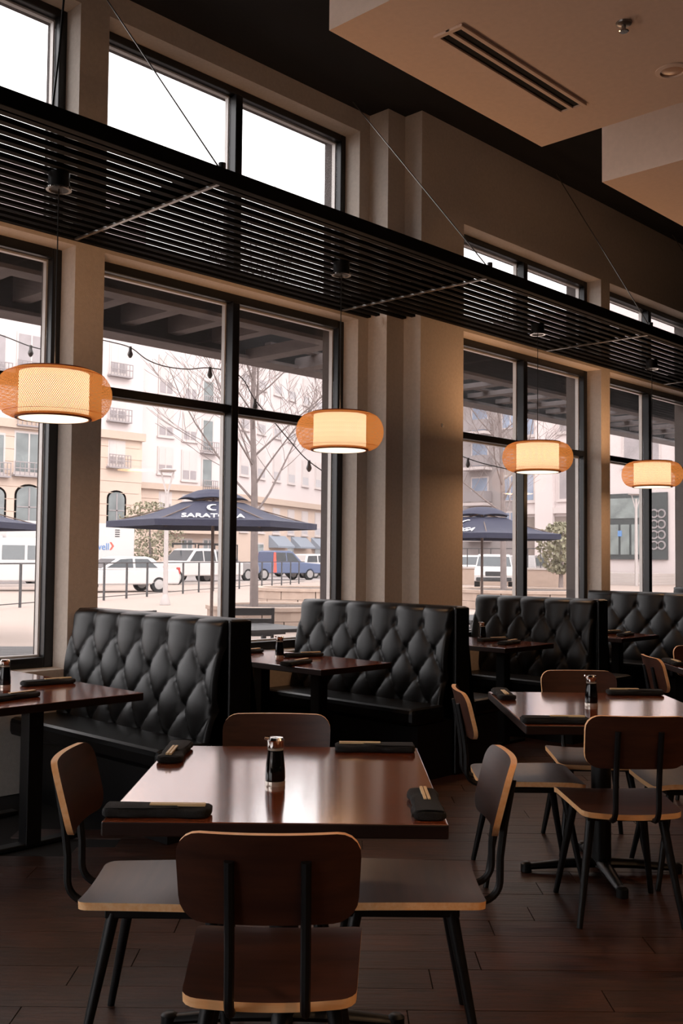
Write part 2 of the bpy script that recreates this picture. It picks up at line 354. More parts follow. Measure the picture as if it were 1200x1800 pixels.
# ---------------------------------------------------------------- suspended slatted canopy
can = thing('slatted_canopy', 'long black slatted canopy hung along the window wall', 'canopy', (6.4, 4.12, 3.42))
def cl(p): return (p[0]-6.4, p[1]-4.12, p[2]-3.42)
CX0, CX1, CY0 = -1.5, 14.2, 4.08
def cbox(name, m, x0, x1, y0, y1, z0, z1, bev=0):
    q = MB().box(x0-(x0+x1)/2, x1-(x0+x1)/2, y0-(y0+y1)/2, y1-(y0+y1)/2, 0, z1-z0)
    return q.build(name, m, can, bevel=bev, loc=cl(((x0+x1)/2, (y0+y1)/2, z0)))
cbox('fascia', M['slat'], CX0, CX1, CY0, CY0+.045, 3.395, 3.478, .004)
y = CY0 + .11; n = 0
while y < 5.58:
    x1 = CX1 if y < YR-.06 else (6.36 if y < 5.38 else 6.14)
    cbox('slat', M['slat'], CX0, x1, y, y+.041, 3.42, 3.42+.0562*1.99/y, .001); y += .098
cross_x = [-1.46, .94, 3.36, 5.79, 8.20, 10.62, 13.04]
for x in cross_x:
    cbox('cross_bar', M['steel'], x-.011, x+.011, CY0+.04, (5.55 if x < 6.1 else 5.18), 3.408, 3.419)
    cbox('purlin', M['slat'], x-.04, x+.04, CY0+.05, (5.55 if x < 6.1 else 5.18), 3.446, 3.50)
cable = mat('steel_cable', '#77736f', .35, metal=.8, var=.1)
for i, x in enumerate(cross_x[1:6]):
    yw = YL if x < 6.1 else YR
    q = MB().tube([(0, 0, 0), (0, yw-.16-4.12, 1.62)], .0045, 6).build('tension_rod', cable, can, smooth=True, loc=cl((x, 4.12, 3.47)))
    MB().lathe([(.001, -.02), (.02, -.02), (.02, .02), (.001, .02)], 10).build('rod_anchor', M['blackmetal'], can, loc=cl((x, 4.12, 3.498)))
# small motion sensor on the pilaster
p = at(777, 748, Y=YR)
ws = thing('wall_sensor', 'tiny white sensor fixed to the brown pilaster face', 'sensor', (p.x, YR, p.z))
MB().box(-.014, .014, -.012, -.0005, -.016, .016).build('sensor_body', M['white'], ws, bevel=.003)
MB().lathe([(.001, 0), (.007, .001), (.005, .005), (.001, .006)], 12).build('sensor_lens', M['chrome'], ws, loc=(0, -.0125, .004)).rotation_euler.x = math.pi/2
# ---------------------------------------------------------------- pendant lamps
def make_lamp(label, loc):
    t = thing('pendant_lamp', label, 'lamp', loc, group='woven pendant lamps over the booths')
    zc = loc[2]
    if 'shade' not in LM:
        hh, ri, ro = .122, .185, .108
        def prof(tt):                                   # tt -1..1
            z = hh*math.sin(tt*math.pi/2); return ri + ro*math.sqrt(max(0, 1-(z/hh)**2))**.9, z
        sh = MB(); N, S = 180, 13
        for sg in (-1, 1):
            for k in range(N):
                vs = []
                for i in range(S):
                    tt = -1 + 2*i/(S-1); r, z = prof(tt); a = 2*math.pi*k/N + sg*tt*.45; r += sg*.0012; da = .0020/r
                    vs += [(r*math.cos(a-da), r*math.sin(a-da), z), (r*math.cos(a+da), r*math.sin(a+da), z)]
                sh.add(vs, [(2*i, 2*i+1, 2*i+3, 2*i+2) for i in range(S-1)])
        for k in (2, 8):                                # horizontal wefts
            r, z = prof(-1 + 2*k/10); sh.lathe([(r-.001, z-.001), (r+.001, z-.001), (r+.001, z+.001), (r-.001, z+.001)], 60, closed=True)
        LM['shade'] = sh.mesh('woven_shade', M['cane'], fixn=False)
        LM['rim'] = MB().lathe([(ri-.006, -.009), (ri+.007, -.009), (ri+.007, .009), (ri-.006, .009)], 64, closed=True).mesh('shade_rim', M['rim'], True)
        LM['drum'] = MB().lathe([(.176, -hh+.002), (.176, hh-.012), (.174, hh-.012), (.174, -hh+.002)], 48, closed=True).mesh('paper_drum', M['paper'], True)
        LM['diff'] = MB().lathe([(.001, -hh-.004), (.173, -hh-.004), (.173, -hh+.001), (.001, -hh+.001)], 48).mesh('diffuser', M['diff'], True)
        LM['canopy'] = MB().lathe([(.001, .083), (.055, .083), (.055, .012), (.062, .010), (.062, 0), (.001, 0)], 28).mesh('ceiling_canopy', M['blackmetal'], True)
        LM['ring'] = MB().lathe([(.05, -.006), (.066, -.006), (.066, .002), (.05, .002)], 28, closed=True).mesh('canopy_ring', M['chrome'], True)
        LM['spider'] = MB().tube([(-.18, 0, .112), (.18, 0, .112)], .003, 5).tube([(0, -.18, .112), (0, .18, .112)], .003, 5).lathe([(.001, .08), (.018, .08), (.018, .14), (.001, .14)], 12).mesh('spider_fitting', M['blackmetal'])
    obj('woven_shade', LM['shade'], t); obj('shade_rim', LM['rim'], t, loc=(0, 0, .120)); obj('shade_rim', LM['rim'], t, loc=(0, 0, -.118))
    obj('paper_drum', LM['drum'], t); obj('diffuser', LM['diff'], t); obj('spider_fitting', LM['spider'], t)
    c = obj('ceiling_canopy', LM['canopy'], t, loc=(0, 0, 3.335-zc)); obj('canopy_ring', LM['ring'], c)
    MB().tube([(0, 0, .12), (0, 0, 3.34-zc)], .0032, 6).build('cord', M['blackmetal'], t, smooth=True)
    for nm, z, rx, e in (('glow_down', -.135, 0, LAMP_DOWN), ('glow_up', .135, math.pi, LAMP_UP)):
        l = bpy.data.lights.new(nm, 'AREA'); l.shape = 'DISK'; l.size = .30; l.energy = e; l.color = (1, .52, .25)
        lo = bpy.data.objects.new(nm, l); COL.objects.link(lo); lo.parent = t; lo.location = (0, 0, z); lo.rotation_euler.x = rx
    return t
LM = {}
LY = 4.66
for (px, py), lb in (((95, 694), 'largest woven drum pendant lamp at the left, before the first window'),
                     ((597, 759), 'woven drum pendant lamp hanging before the stepped pilaster'),
                     ((944.5, 804), 'woven drum pendant lamp hanging before the third window'),
                     ((1146, 834), 'smallest woven drum pendant lamp at the right edge')):
    p = at(px, py, Y=LY); make_lamp(lb, (p.x, LY, p.z))
# loose lamp cable slung down before the clerestory window
p0 = at(112, 0, Y=4.9); p1 = at(104, 90, Y=4.75); p2 = at(92, 190, Y=4.5)
o = MB().tube([p0 + Vector((.03, .1, .35)), p0, p1, p2, Vector((p2.x, p2.y, 3.5))], .006, 6).build('power_cable', M['blackmetal'], smooth=True)
tag(o, 'thin dark power cable slung down before the first clerestory window', 'cable')

# ---------------------------------------------------------------- chairs
def rounded_row(b, r, y):
    d = abs(y) - (b-r)
    return 0 if d <= 0 else r - math.sqrt(max(0, r*r-d*d))
def slab(nx, ny, outline, fn_top, fn_bot):
    """grid slab: top, bottom and edge band (material 1)"""
    mb = MB(); q = nx+1
    ys = [outline[1]*math.sin((j/ny*2-1)*math.pi/2) for j in range(ny+1)]
    top = []; bot = []
    for y in ys:
        wv = outline[0](y)
        for i in range(q):
            x = (i/nx*2-1)*wv; top.append(fn_top(x, y)); bot.append(fn_bot(x, y))
    fs = [(j*q+i, j*q+i+1, (j+1)*q+i+1, (j+1)*q+i) for j in range(ny) for i in range(nx)]
    mb.add(top, fs, 0); mb.add(bot, [t[::-1] for t in fs], 0)
    ring = [i for i in range(q)] + [j*q+nx for j in range(1, ny+1)] + [ny*q+i for i in range(nx-1, -1, -1)] + [j*q for j in range(ny-1, 0, -1)]
    n = len(ring); mb.add([top[k] for k in ring] + [bot[k] for k in ring], [(i, i+n, (i+1) % n + n, (i+1) % n) for i in range(n)], 1)
    return mb
SEAT_Z = .458
def chair_meshes():
    C = {}
    SB = .231; YC = .016                                  # half depth and centre of the seat board
    hw = lambda y: (.207 + .012*(y/SB)) - rounded_row(SB, .035, y)
    def zt(x, y):
        rear = min(1, max(0, (.1-y)/.3)); front = max(0, (y-.16)/.1)
        return SEAT_Z - .016*(1-(x/.22)**2)*(.35+.65*rear) - .016*front**2
    C['seat'] = slab(16, 20, (hw, SB), lambda x, y: (x, y+YC, zt(x, y+YC)), lambda x, y: (x*.995, y*.995+YC, zt(x, y+YC)-.022)).mesh('seat', [M['veneer'], M['ply']], True, 50)
    zc, hz = .733, .104; tilt = .26
    def bw(s): return .200 + .004*(s/hz) - rounded_row(hz, .055, s)
    def yb(x, s): return -.285 - s*tilt + .030*(x/.2)**2
    C['backrest'] = slab(16, 14, (bw, hz), lambda x, s: (x, yb(x, s)+.0095, zc+s), lambda x, s: (x, yb(x, s)-.0095, zc+s)).mesh('backrest', [M['veneer'], M['ply']], True, 50)
    for sx in (-1, 1):
        pts = [(sx*.083, .02, .421), (sx*.083, -.16, .42)]
        for k in range(7):
            a = -math.pi/2 + k/6*(math.pi/2-.05); pts.append((sx*.083, -.205 - .062*math.cos(a), .482 + .062*math.sin(a)))
        pts += [(sx*.083, -.268, .55), (sx*.083, -.279, .64), (sx*.083, yb(.083, .045)-.013, zc+.045)]
        C['stay', sx] = MB().tube(pts, .0115, 8).mesh('back_stay', M['blackmetal'], True)
        for sy in (-1, 1):
            C['leg', sx, sy] = MB().tube([(sx*.14, sy*.135+.02, .425), (sx*.205, sy*.215+.02, 0)], [.019, .0115], 10).mesh('leg', M['blackmetal'], True)
    C['frame'] = MB().box(-.16, .16, -.14, .18, .398, .422).mesh('seat_frame', M['blackmetal'])
    return C
CH = chair_meshes()
def chair(c, u, v, rz, label, group):
    """c table centre; (u,v) rear-edge centre of the seat in the table's axes; rz relative turn"""
    face = {0: (0, 1), 90: (-1, 0), -90: (1, 0), 180: (0, -1)}[rz]
    uu, vv = u + face[0]*.215, v + face[1]*.215
    p = c + UX*uu + VX*vv
    t = thing('dining_chair', label, 'chair', (p.x, p.y, 0), TROT + R(rz), group)
    obj('seat', CH['seat'], t); obj('backrest', CH['backrest'], t); obj('seat_frame', CH['frame'], t, .004)
    for sx in (-1, 1):
        obj('back_stay', CH['stay', sx], t)
        for sy in (-1, 1): obj('leg', CH['leg', sx, sy], t)
    return t
# ---------------------------------------------------------------- dining tables
TW, TD = .89, 1.05
def make_table_meshes(w2, d2, tag_):
    m_ = MB().box(-w2, w2, -d2, d2, .712, .75, 1); m_.m[1] = 0; TM[tag_] = m_.mesh('table_top', [M['table'], M['tedge']])
TM = {}
make_table_meshes(TW/2, TD/2, 'sq')
TM['col'] = MB().lathe([(.001, .03), (.045, .03), (.045, .69), (.001, .69)], 20).mesh('column', M['blackmetal'], True)
TM['plate'] = MB().box(-.2, .2, -.03, .03, .69, .712).box(-.03, .03, -.2, .2, .692, .7115).mesh('top_bracket', M['blackmetal'])
TM['arm'] = MB().tube([(0, 0, .045), (.15, 0, .04), (.34, 0, .022)], [.034, .03, .02], 10, flat=.7).lathe([(.001, 0), (.026, 0), (.026, .036), (.015, .044), (.001, .044)], 14, c=(.345, 0, 0)).mesh('foot_arm', M['blackmetal'], True)
def dining_table(c, label):
    t = thing('dining_table', label, 'table', (c.x, c.y, 0), TROT, 'square dining tables')
    obj('table_top', TM['sq'], t, .004); obj('column', TM['col'], t); obj('top_bracket', TM['plate'], t)
    for k in range(4): obj('foot_arm', TM['arm'], t, rotz=k*math.pi/2)
    return t
CA, CB, CC = Vector((2.157, 2.291, 0)), Vector((4.24, 2.384, 0)), Vector((6.40, 2.515, 0))
dining_table(CA, 'nearest dark wood dining table with four chairs')
dining_table(CB, 'second dark wood dining table, at the right behind the nearest one')
dining_table(CC, 'third dark wood dining table, its corner cut by the right edge')
G = 'plywood dining chairs'
chair(CA, .01, -.855, 0, 'nearest plywood chair, seen from behind, tucked at the nearest table', G)
chair(CA, -.575, -.06, -90, 'plywood chair at the left side of the nearest table', G)
chair(CA, .59, -.03, 90, 'plywood chair at the right side of the nearest table, backrest edge lit', G)
chair(CA, -.07, .635, 180, 'plywood chair across the nearest table, only its backrest top showing', G)
chair(CB, -.065, -.735, 0, 'plywood chair seen from behind at the second table', G)
chair(CB, -.585, -.03, -90, 'plywood chair at the left side of the second table beside the booth end', G)
chair(CB, .63, -.05, 90, 'plywood chair at the right side of the second table, cut by the photo edge', G)
chair(CB, .07, .675, 180, 'plywood chair across the second table with brown backrest behind the bottle', G)
chair(CC, -.60, -.03, -90, 'plywood chair at the left side of the third table', G)
chair(CC, -.07, .70, 180, 'plywood chair across the third table at the right edge', G)
# ---------------------------------------------------------------- table ware
def napkin_meshes():
    d = {}
    n = MB()
    def sec(s):                                       # rolled bundle cross-section along x
        return .040 + .003*math.sin(s*9) + .0025*math.sin(s*23+1), .0125 + .001*math.sin(s*14)
    def f(a, b):
        x = -.14 + .28*a; wv, h = sec(a); t = 2*math.pi*b; e = min(1, min(a, 1-a)*26+.72)
        cx, sx = math.cos(t), math.sin(t)
        return (x, wv*e*math.copysign(abs(cx)**.55, cx), h*(1+e*math.copysign(abs(sx)**.6, sx)))
    n.grid(f, 26, 20)
    q = 27; n.add([f(0, j/20) for j in range(20)], [tuple(range(20))]); n.add([f(1, j/20) for j in range(20)], [tuple(range(19, -1, -1))])
    d['roll'] = n.mesh('napkin_roll', M['cloth'], True, 60)
    fl = MB()
    def g(a, b):
        x = -.135 + .165*a; w_ = .036*(1-.25*a*a); y = (b*2-1)*w_
        return (x + .03*(1-b)*a, y, .0262 + .0028*math.sin(b*math.pi))
    fl.grid(g, 10, 8); fl.grid(lambda a, b: (g(a, b)[0], g(a, b)[1], g(a, b)[2]-.0035), 10, 8, flip=True)
    d['flap'] = fl.mesh('napkin_fold', M['cloth'], True, 60, fixn=False)
    d['sticks'] = MB().box(-.02, .125, -.004, .004, .0262, .0322).mesh('chopstick', M['stick'])
    return d
NM = napkin_meshes()
def napkin(p, rz, label, z=.75):
    t = thing('napkin_roll', label, 'napkin', (p[0], p[1], z), rz, 'black napkin bundles with chopsticks')
    obj('cloth_roll', NM['roll'], t); obj('cloth_fold', NM['flap'], t); obj('chopstick', NM['sticks'], t, loc=(0, -.008, 0)); obj('chopstick', NM['sticks'], t, loc=(0, .003, 0))
BM = {}
BM['body'] = MB().lathe([(.001, .014), (.0285, .014), (.030, .02), (.0295, .045), (.0265, .075), (.0235, .100), (.0235, .104), (.001, .104)], 28).mesh('sauce_body', M['sauce'], True)
BM['foot'] = MB().lathe([(.001, 0), (.0295, 0), (.0305, .004), (.0302, .0136), (.001, .0136)], 28).mesh('glass_foot', M['clear'], True)
BM['collar'] = MB().lathe([(.001, .1045), (.0238, .1045), (.0238, .111), (.001, .111)], 28).mesh('glass_collar', M['clear'], True)
BM['cap'] = MB().lathe([(.001, .1115), (.0245, .1115), (.0248, .131), (.0262, .134), (.022, .141), (.001, .1435)], 28).mesh('chrome_cap', M['chrome'], True)
BM['spout'] = MB().tube([(.018, 0, .1375), (.034, 0, .141)], [.006, .004], 8).mesh('spout', M['chrome'], True)
def bottle(p, label, z=.75, rz=2.6):
    t = thing('sauce_bottle', label, 'bottle', (p[0], p[1], z), rz, 'soy sauce bottles')
    obj('sauce_body', BM['body'], t); obj('glass_foot', BM['foot'], t); obj('glass_collar', BM['collar'], t)
    c = obj('chrome_cap', BM['cap'], t); obj('spout', BM['spout'], c)
for c, nm, bu in ((CA, 'nearest table', (-.027, -.09)), (CB, 'second table', (-.03, .06))):
    b = c + UX*bu[0] + VX*bu[1]; bottle(b, 'chrome capped soy sauce bottle on the %s' % nm)
    for (u, v_), rz, w_ in (((-.312, -.455), 0, 'front left corner'), ((-.395, .34), math.pi/2-.0, 'left side at the back'), ((.29, .455), math.pi, 'back right corner'), ((.40, -.355), -math.pi/2 + math.pi, 'right side at the front')):
        q = c + UX*u + VX*v_
        rr = {0: 0, 1: -math.pi/2, 2: math.pi, 3: math.pi/2}[[ 'front left corner', 'left side at the back', 'back right corner', 'right side at the front'].index(w_)]
        napkin(q, TROT + rr, 'black napkin bundle with chopsticks on the %s, %s' % (nm, w_))
q = CC + UX*-.40 + VX*.36; napkin(q, TROT-math.pi/2, 'black napkin bundle on the third table at the right edge')

# ---------------------------------------------------------------- booths
def tuft(L, H):
    p, qv = .25, .172; ncol = round(L/p); p = L/ncol
    def f(a, b):
        u, v = a*L, b*H; s = u/p; t = max(0.0, (H-.13-v)/qv); t = min(t, 3.0)
        A, B = s+t/2, s-t/2
        dim = (math.cos(math.pi*A)*math.cos(math.pi*B))**10 * math.exp(-(max(0, v-(H-.13))/.035)**2)
        h = .62*(abs(math.sin(math.pi*A))*abs(math.sin(math.pi*B)))**.38 + .38*(1-dim)
        out = .040*h + .016
        dv = H - v
        if dv < .045: out -= .055*(1-math.sqrt(max(0, 1-((.045-dv)/.045)**2)))
        du = min(u, L-u)
        if du < .03: out -= .03*(1-math.sqrt(max(0, 1-((.03-du)/.03)**2)))
        rec = .105*(1-b)                                # recline: bottom comes forward
        return (-(out+rec), u, v)
    mb = MB().grid(f, int(L/.011), int(H/.011), flip=True)
    return mb
BT = {}
def booth(xb, y0, y1, ztop, label, zseat=.47):
    L = y1-y0; key = (round(L, 3), round(ztop, 3))
    t = thing('booth_bench', label, 'booth', (xb+.07, y0, 0), 0, 'black leather booths along the window wall')
    H = ztop-zseat+.02
    if key not in BT: BT[key] = tuft(L-.03, H).mesh('tufted_back', M['leather'], True, 180, fixn=False)
    obj('tufted_back', BT[key], t, loc=(-.055, .022, zseat-.02))
    box_p = lambda nm, m, *a, bev=0: MB().box(*a).build(nm, m, t, bevel=bev)
    box_p('core_panel', M['leather'], -.056, .056, .02, L, .0, ztop-.012, bev=.01)
    box_p('end_panel', M['leather'], -.075, .075, -.006, .02, 0, ztop-.006, bev=.012)
    box_p('top_rail', M['leather'], -.062, .062, .0, L, ztop-.035, ztop, bev=.014)
    # front and rear benches
    for s, nm in ((-1, 'seat_cushion'), (1, 'rear_seat_cushion')):
        xs = sorted((s*.06, s*.50)); xi = sorted((s*.16, s*.515))
        box_p(nm, M['leather'], xi[0], xi[1], .005, L-.005, zseat-.11, zseat, bev=.03)
        xp = sorted((s*.06, s*.44)); box_p('plinth', M['blackmetal'], xp[0], xp[1], .02, L-.02, 0, zseat-.11)
    MB().grid(lambda a, b: (.058 + .10*(1-b) + .01*math.sin(a*math.pi*7)**2, a*(L-.03)+.015, zseat-.02+b*(H-.01)), 28, 8).build('rear_back_cushion', M['leather'], t, True)
    return t
booth(3.45, 4.10, 5.60, 1.10, 'nearest tufted black leather booth, behind the nearest table at left')
booth(5.42, 4.12, 5.60, 1.112, 'second tufted black leather booth, below the stepped pilaster')
booth(7.33, 4.14, 5.36, 1.115, 'third tufted black leather booth, before the third window')
booth(9.22, 4.20, 5.34, 1.125, 'fourth tufted black leather booth, before the fourth window')
booth(11.15, 4.24, 5.34, 1.13, 'farthest tufted black leather booth at the right edge')
# ---------------------------------------------------------------- booth tables
def booth_table(x0, x1, y0, y1, label, z=.75):
    c = ((x0+x1)/2, (y0+y1)/2, 0); t = thing('booth_table', label, 'table', c, 0, 'rectangular booth tables')
    dz = z-.75; hx, hy = (x1-x0)/2, (y1-y0)/2
    m_ = MB().box(-hy, hy, -hx, hx, .712+dz, z, 1); m_.m[1] = 0; m_.build('table_top', [M['table'], M['tedge']], t, bevel=.004, rotz=math.pi/2)
    for s, yy in ((-1, -hy*.45), (1, hy*.45)):
        MB().box(-.04, .04, yy-.04, yy+.04, .012, .70+dz).build('column', M['blackmetal'], t, bevel=.004)
        MB().box(-.26, .26, yy-.035, yy+.035, 0, .022).build('foot_bar', M['blackmetal'], t, bevel=.004)
        MB().box(-.2, .2, yy-.03, yy+.03, .70+dz, .712+dz).build('top_bracket', M['blackmetal'], t)
    return t
BTS = [(2.20, 2.98, 4.20, 5.58, 'first booth table, at the left edge under the largest lamp', 'first booth table'),
       (4.37, 5.02, 4.34, 5.58, 'second booth table, between the nearest and second booths', 'second booth table'),
       (6.25, 6.92, 4.30, 5.20, 'third booth table, between the second and third booths', 'third booth table'),
       (8.10, 8.80, 4.35, 5.20, 'fourth booth table, between the third and fourth booths', 'fourth booth table')]
for x0, x1, y0, y1, lb, sh in BTS: booth_table(x0, x1, y0, y1, lb, .775 if 'third' in sh else .75)
def tpx(px, py): return at(px, py, Z=.75)
bottle(tpx(8, 1208), 'chrome capped soy sauce bottle on the first booth table')
napkin((2.80, 4.80), R(-8)+.0, 'black napkin bundle on the first booth table, beside the booth back')
napkin(tpx(22, 1229), R(10), 'black napkin bundle on the first booth table, near its front')
bottle(tpx(491, 1155), 'chrome capped soy sauce bottle on the second booth table')
napkin(tpx(521, 1168), R(14), 'black napkin bundle on the second booth table, nearest the aisle')
napkin((4.86, 5.00), R(-20), 'black napkin bundle on the second booth table, beside the booth back')
napkin((4.72, 5.42), R(8), 'black napkin bundle on the second booth table, by the window')
bottle((6.80, 4.90), 'chrome capped soy sauce bottle on the third booth table', .775)
napkin((6.72, 4.74), R(-15), 'black napkin bundle on the third booth table, beside the bottle', .775)
napkin((6.60, 4.50), R(10), 'black napkin bundle on the third booth table, near its front', .775)
bottle((8.62, 4.86), 'chrome capped soy sauce bottle on the fourth booth table')
napkin((8.56, 4.72), R(-15), 'black napkin bundle on the fourth booth table, beside the bottle')
napkin((8.45, 4.50), R(10), 'black napkin bundle on the fourth booth table, near its front')
# ================================================================ outside
M.update(
    paving=mat('pale_patio_concrete', '#998980', .9, var=.05, vscale=1.2, bump=.1),
    road=mat('pale_asphalt', '#8d8685', .9, var=.05, vscale=.8),
    kerb=mat('kerb_concrete', '#a89e99', .9, var=.05),
    stucco=mat('white_stucco', '#c2b6b4', .9, var=.03, vscale=.5),
    tan=mat('tan_stone_cladding', '#bba698', .9, var=.06, vscale=.6),
    tantrim=mat('tan_stone_trim', '#b09c8e', .9, var=.04),
    trimw=mat('white_window_trim', '#b9aeab', .8, var=.03),
    fglass=mat('facade_glass', '#8f8788', .3, spec=.5, var=.12, vscale=1.5),
    dglass=mat('dark_facade_glass', '#6f7474', .2, spec=.5, var=.25, vscale=1.2),
    bglass=mat('blue_facade_glass', '#8691a3', .25, spec=.5, var=.15, vscale=.6),
    pdark=mat('shaded_pergola_beam', '#222223', .8, spec=.15, var=.1),  # timber darkened to stand for the shade on the beam fronts
    pboard=mat('dark_pergola_board', '#121314', .8, spec=.15, var=.15, vscale=6),
    rail=mat('grey_balcony_rail', '#8b8383', .6, var=.05),
    grey=mat('grey_concrete', '#978e8c', .9, var=.06, vscale=.6),
    brown=mat('brown_brick', '#7d716b', .9, var=.1, vscale=2),
    perg=mat('dark_pergola_timber', '#6a6363', .8, spec=.2, var=.15, vscale=6, bump=.1),
    ubr=mat('navy_umbrella_fabric', '#2c2d40', .85, var=.06, bump=.05),
    upole=mat('umbrella_pole_wood', '#5d4a42', .6, var=.1),
    letter=mat('white_print', '#e9e4e2', .8, var=.02),
    railing=mat('dark_railing_steel', '#3d3b3c', .6, var=.1),
    post=mat('pale_lamp_post_steel', '#a69d9a', .5, metal=.0, var=.05),
    bark=mat('grey_tree_bark', '#726663', .95, var=.2, vscale=12, bump=.4, bscale=30),
    leaf=mat('dusty_green_leaves', '#7c7762', .9, var=.3, vscale=4),
    soil=mat('dark_planter_soil', '#4b3f39', 1, var=.2),
    stone=mat('tan_planter_stone', '#a18d80', .9, var=.1, vscale=6, bump=.3),
    pmetal=mat('charcoal_patio_metal', '#3b3a3b', .55, var=.1),
    tyre=mat('black_tyre', '#1c1b1c', .9, var=.1), hub=mat('alloy_hub', '#a9a5a3', .4, metal=.6, var=.05),
    cglass=mat('car_window_glass', '#3d4144', .1, spec=.6, var=.15), lampw=mat('car_lamp_lens', '#d9d4d0', .15, var=.05), lampr=mat('red_lamp_lens', '#a8322c', .3, var=.05),
    cwhite=mat('white_car_paint', '#b9b3b1', .35, var=.02), csilver=mat('silver_car_paint', '#8f8a89', .35, metal=.3, var=.03), cblue=mat('blue_car_paint', '#56607a', .35, var=.03),
    cdark=mat('dark_car_paint', '#4a4545', .35, var=.05), trim=mat('black_car_trim', '#252425', .6, var=.1),
    awn=mat('grey_blue_awning', '#7d838d', .8, var=.05), bluetxt=mat('blue_print', '#5b7fae', .7, var=.02), redtxt=mat('red_print', '#d8584a', .7, var=.02),
    wire=mat('black_light_cord', '#2a2727', .7, var=.05), bulb=mat('unlit_bulb', '#3c3634', .3, var=.05),
)
def big(name, m, x0, x1, y0, y1, z, label, cat='ground'):
    return tag(box(name, M[m], x0, x1, y0, y1, z-.2, z), label, cat, kind='structure')
tag(box('floor_street', M['road'], -60, 200, 42, 130, -.25, -.02), 'pale street and parking lot beyond the patio', 'street', kind='structure')
tag(box('floor_patio', M['paving'], -60, 200, YL+TH-.02, 42, -.22, -.005), 'pale concrete patio outside the windows', 'patio', kind='structure')
tag(box('floor_side', M['paving'], -60, X0-.3, -60, YL+TH-.02, -.22, -.005), 'pale pavement beside the restaurant', 'pavement', kind='structure')
tag(box('trim_kerb', M['kerb'], -60, 120, 41.6, 42.0, -.02, .12), 'pale kerb along the street', 'kerb', kind='structure')

# ---------------------------------------------------------------- pergola
pg = thing('pergola', 'dark timber pergola outside along the window wall', 'pergola', (6, 6.1, 3.3))
def pbox(name, x0, x1, y0, y1, z0, z1, m='perg'):
    cx, cy = (x0+x1)/2, (y0+y1)/2
    return MB().box(x0-cx, x1-cx, y0-cy, y1-cy, 0, z1-z0).build(name, M[m], pg, loc=(cx-6, cy-6.1, z0-3.3))
pbox('ledger_beam', -3, 26, 6.06, 6.16, 3.315, 3.55, 'pdark'); pbox('ledger_flange_lit', -3, 26, 6.05, 6.20, 3.285, 3.315)  # beams in the shaded tone, flanges paler for ground bounce on the underside
pbox('outer_beam', -3, 26, 7.62, 7.78, 3.43, 3.72, 'pdark'); pbox('beam_flange_lit', -3, 26, 7.56, 7.84, 3.40, 3.43)
x = -2.2
while x < 26:
    pbox('rafter', x, x+.13, 6.16, 7.62, 3.50 if x < 6.6 else 3.46, 3.72 if x < 6.6 else 3.515); x += .52 if x < 6.6 else .60
y = 6.25
while y < 7.75:
    pbox('roof_board', -3, 6.5, y, y+.262, 3.721, 3.745, 'pboard'); y += .27
y = 6.3
while y < 7.75:
    pbox('roof_batten', 6.6, 26, y, y+.09, 3.516, 3.54); y += .50

for px, py in ((428, 637), (527, 651)):
    gx = at(px, py, Z=3.40).x; pbox('girder', gx-.09, gx+.09, 6.16, 7.62, 3.395, 3.499)
# ---------------------------------------------------------------- patio umbrellas
def text_mesh(body, size, ext=.004):
    cu = bpy.data.curves.new('text', 'FONT'); cu.body = body; cu.size = size; cu.align_x = 'CENTER'; cu.extrude = ext
    cu.offset = .006*size
    o = bpy.data.objects.new('tmp_text', cu); COL.objects.link(o); dg = bpy.context.evaluated_depsgraph_get()
    me = bpy.data.meshes.new_from_object(o.evaluated_get(dg)); bpy.data.objects.remove(o)
    return me
def crescent(r=.1):
    mb = MB(); n = 14; vs = []
    for k in range(n+1):
        a = R(60) + k/n*R(240); vs.append((r*math.cos(a), r*math.sin(a), 0)); 
    for k in range(n+1):
        a = R(75) + k/n*R(210); vs.append((r*.28 + r*.78*math.cos(a), r*.78*math.sin(a), 0))
    fs = [(k, k+1, n+1+k+1, n+1+k) for k in range(n)]
    top = [(x, y, .004) for x, y, z in vs]
    return mb.add(vs, [f[::-1] for f in fs]).add(top, fs)
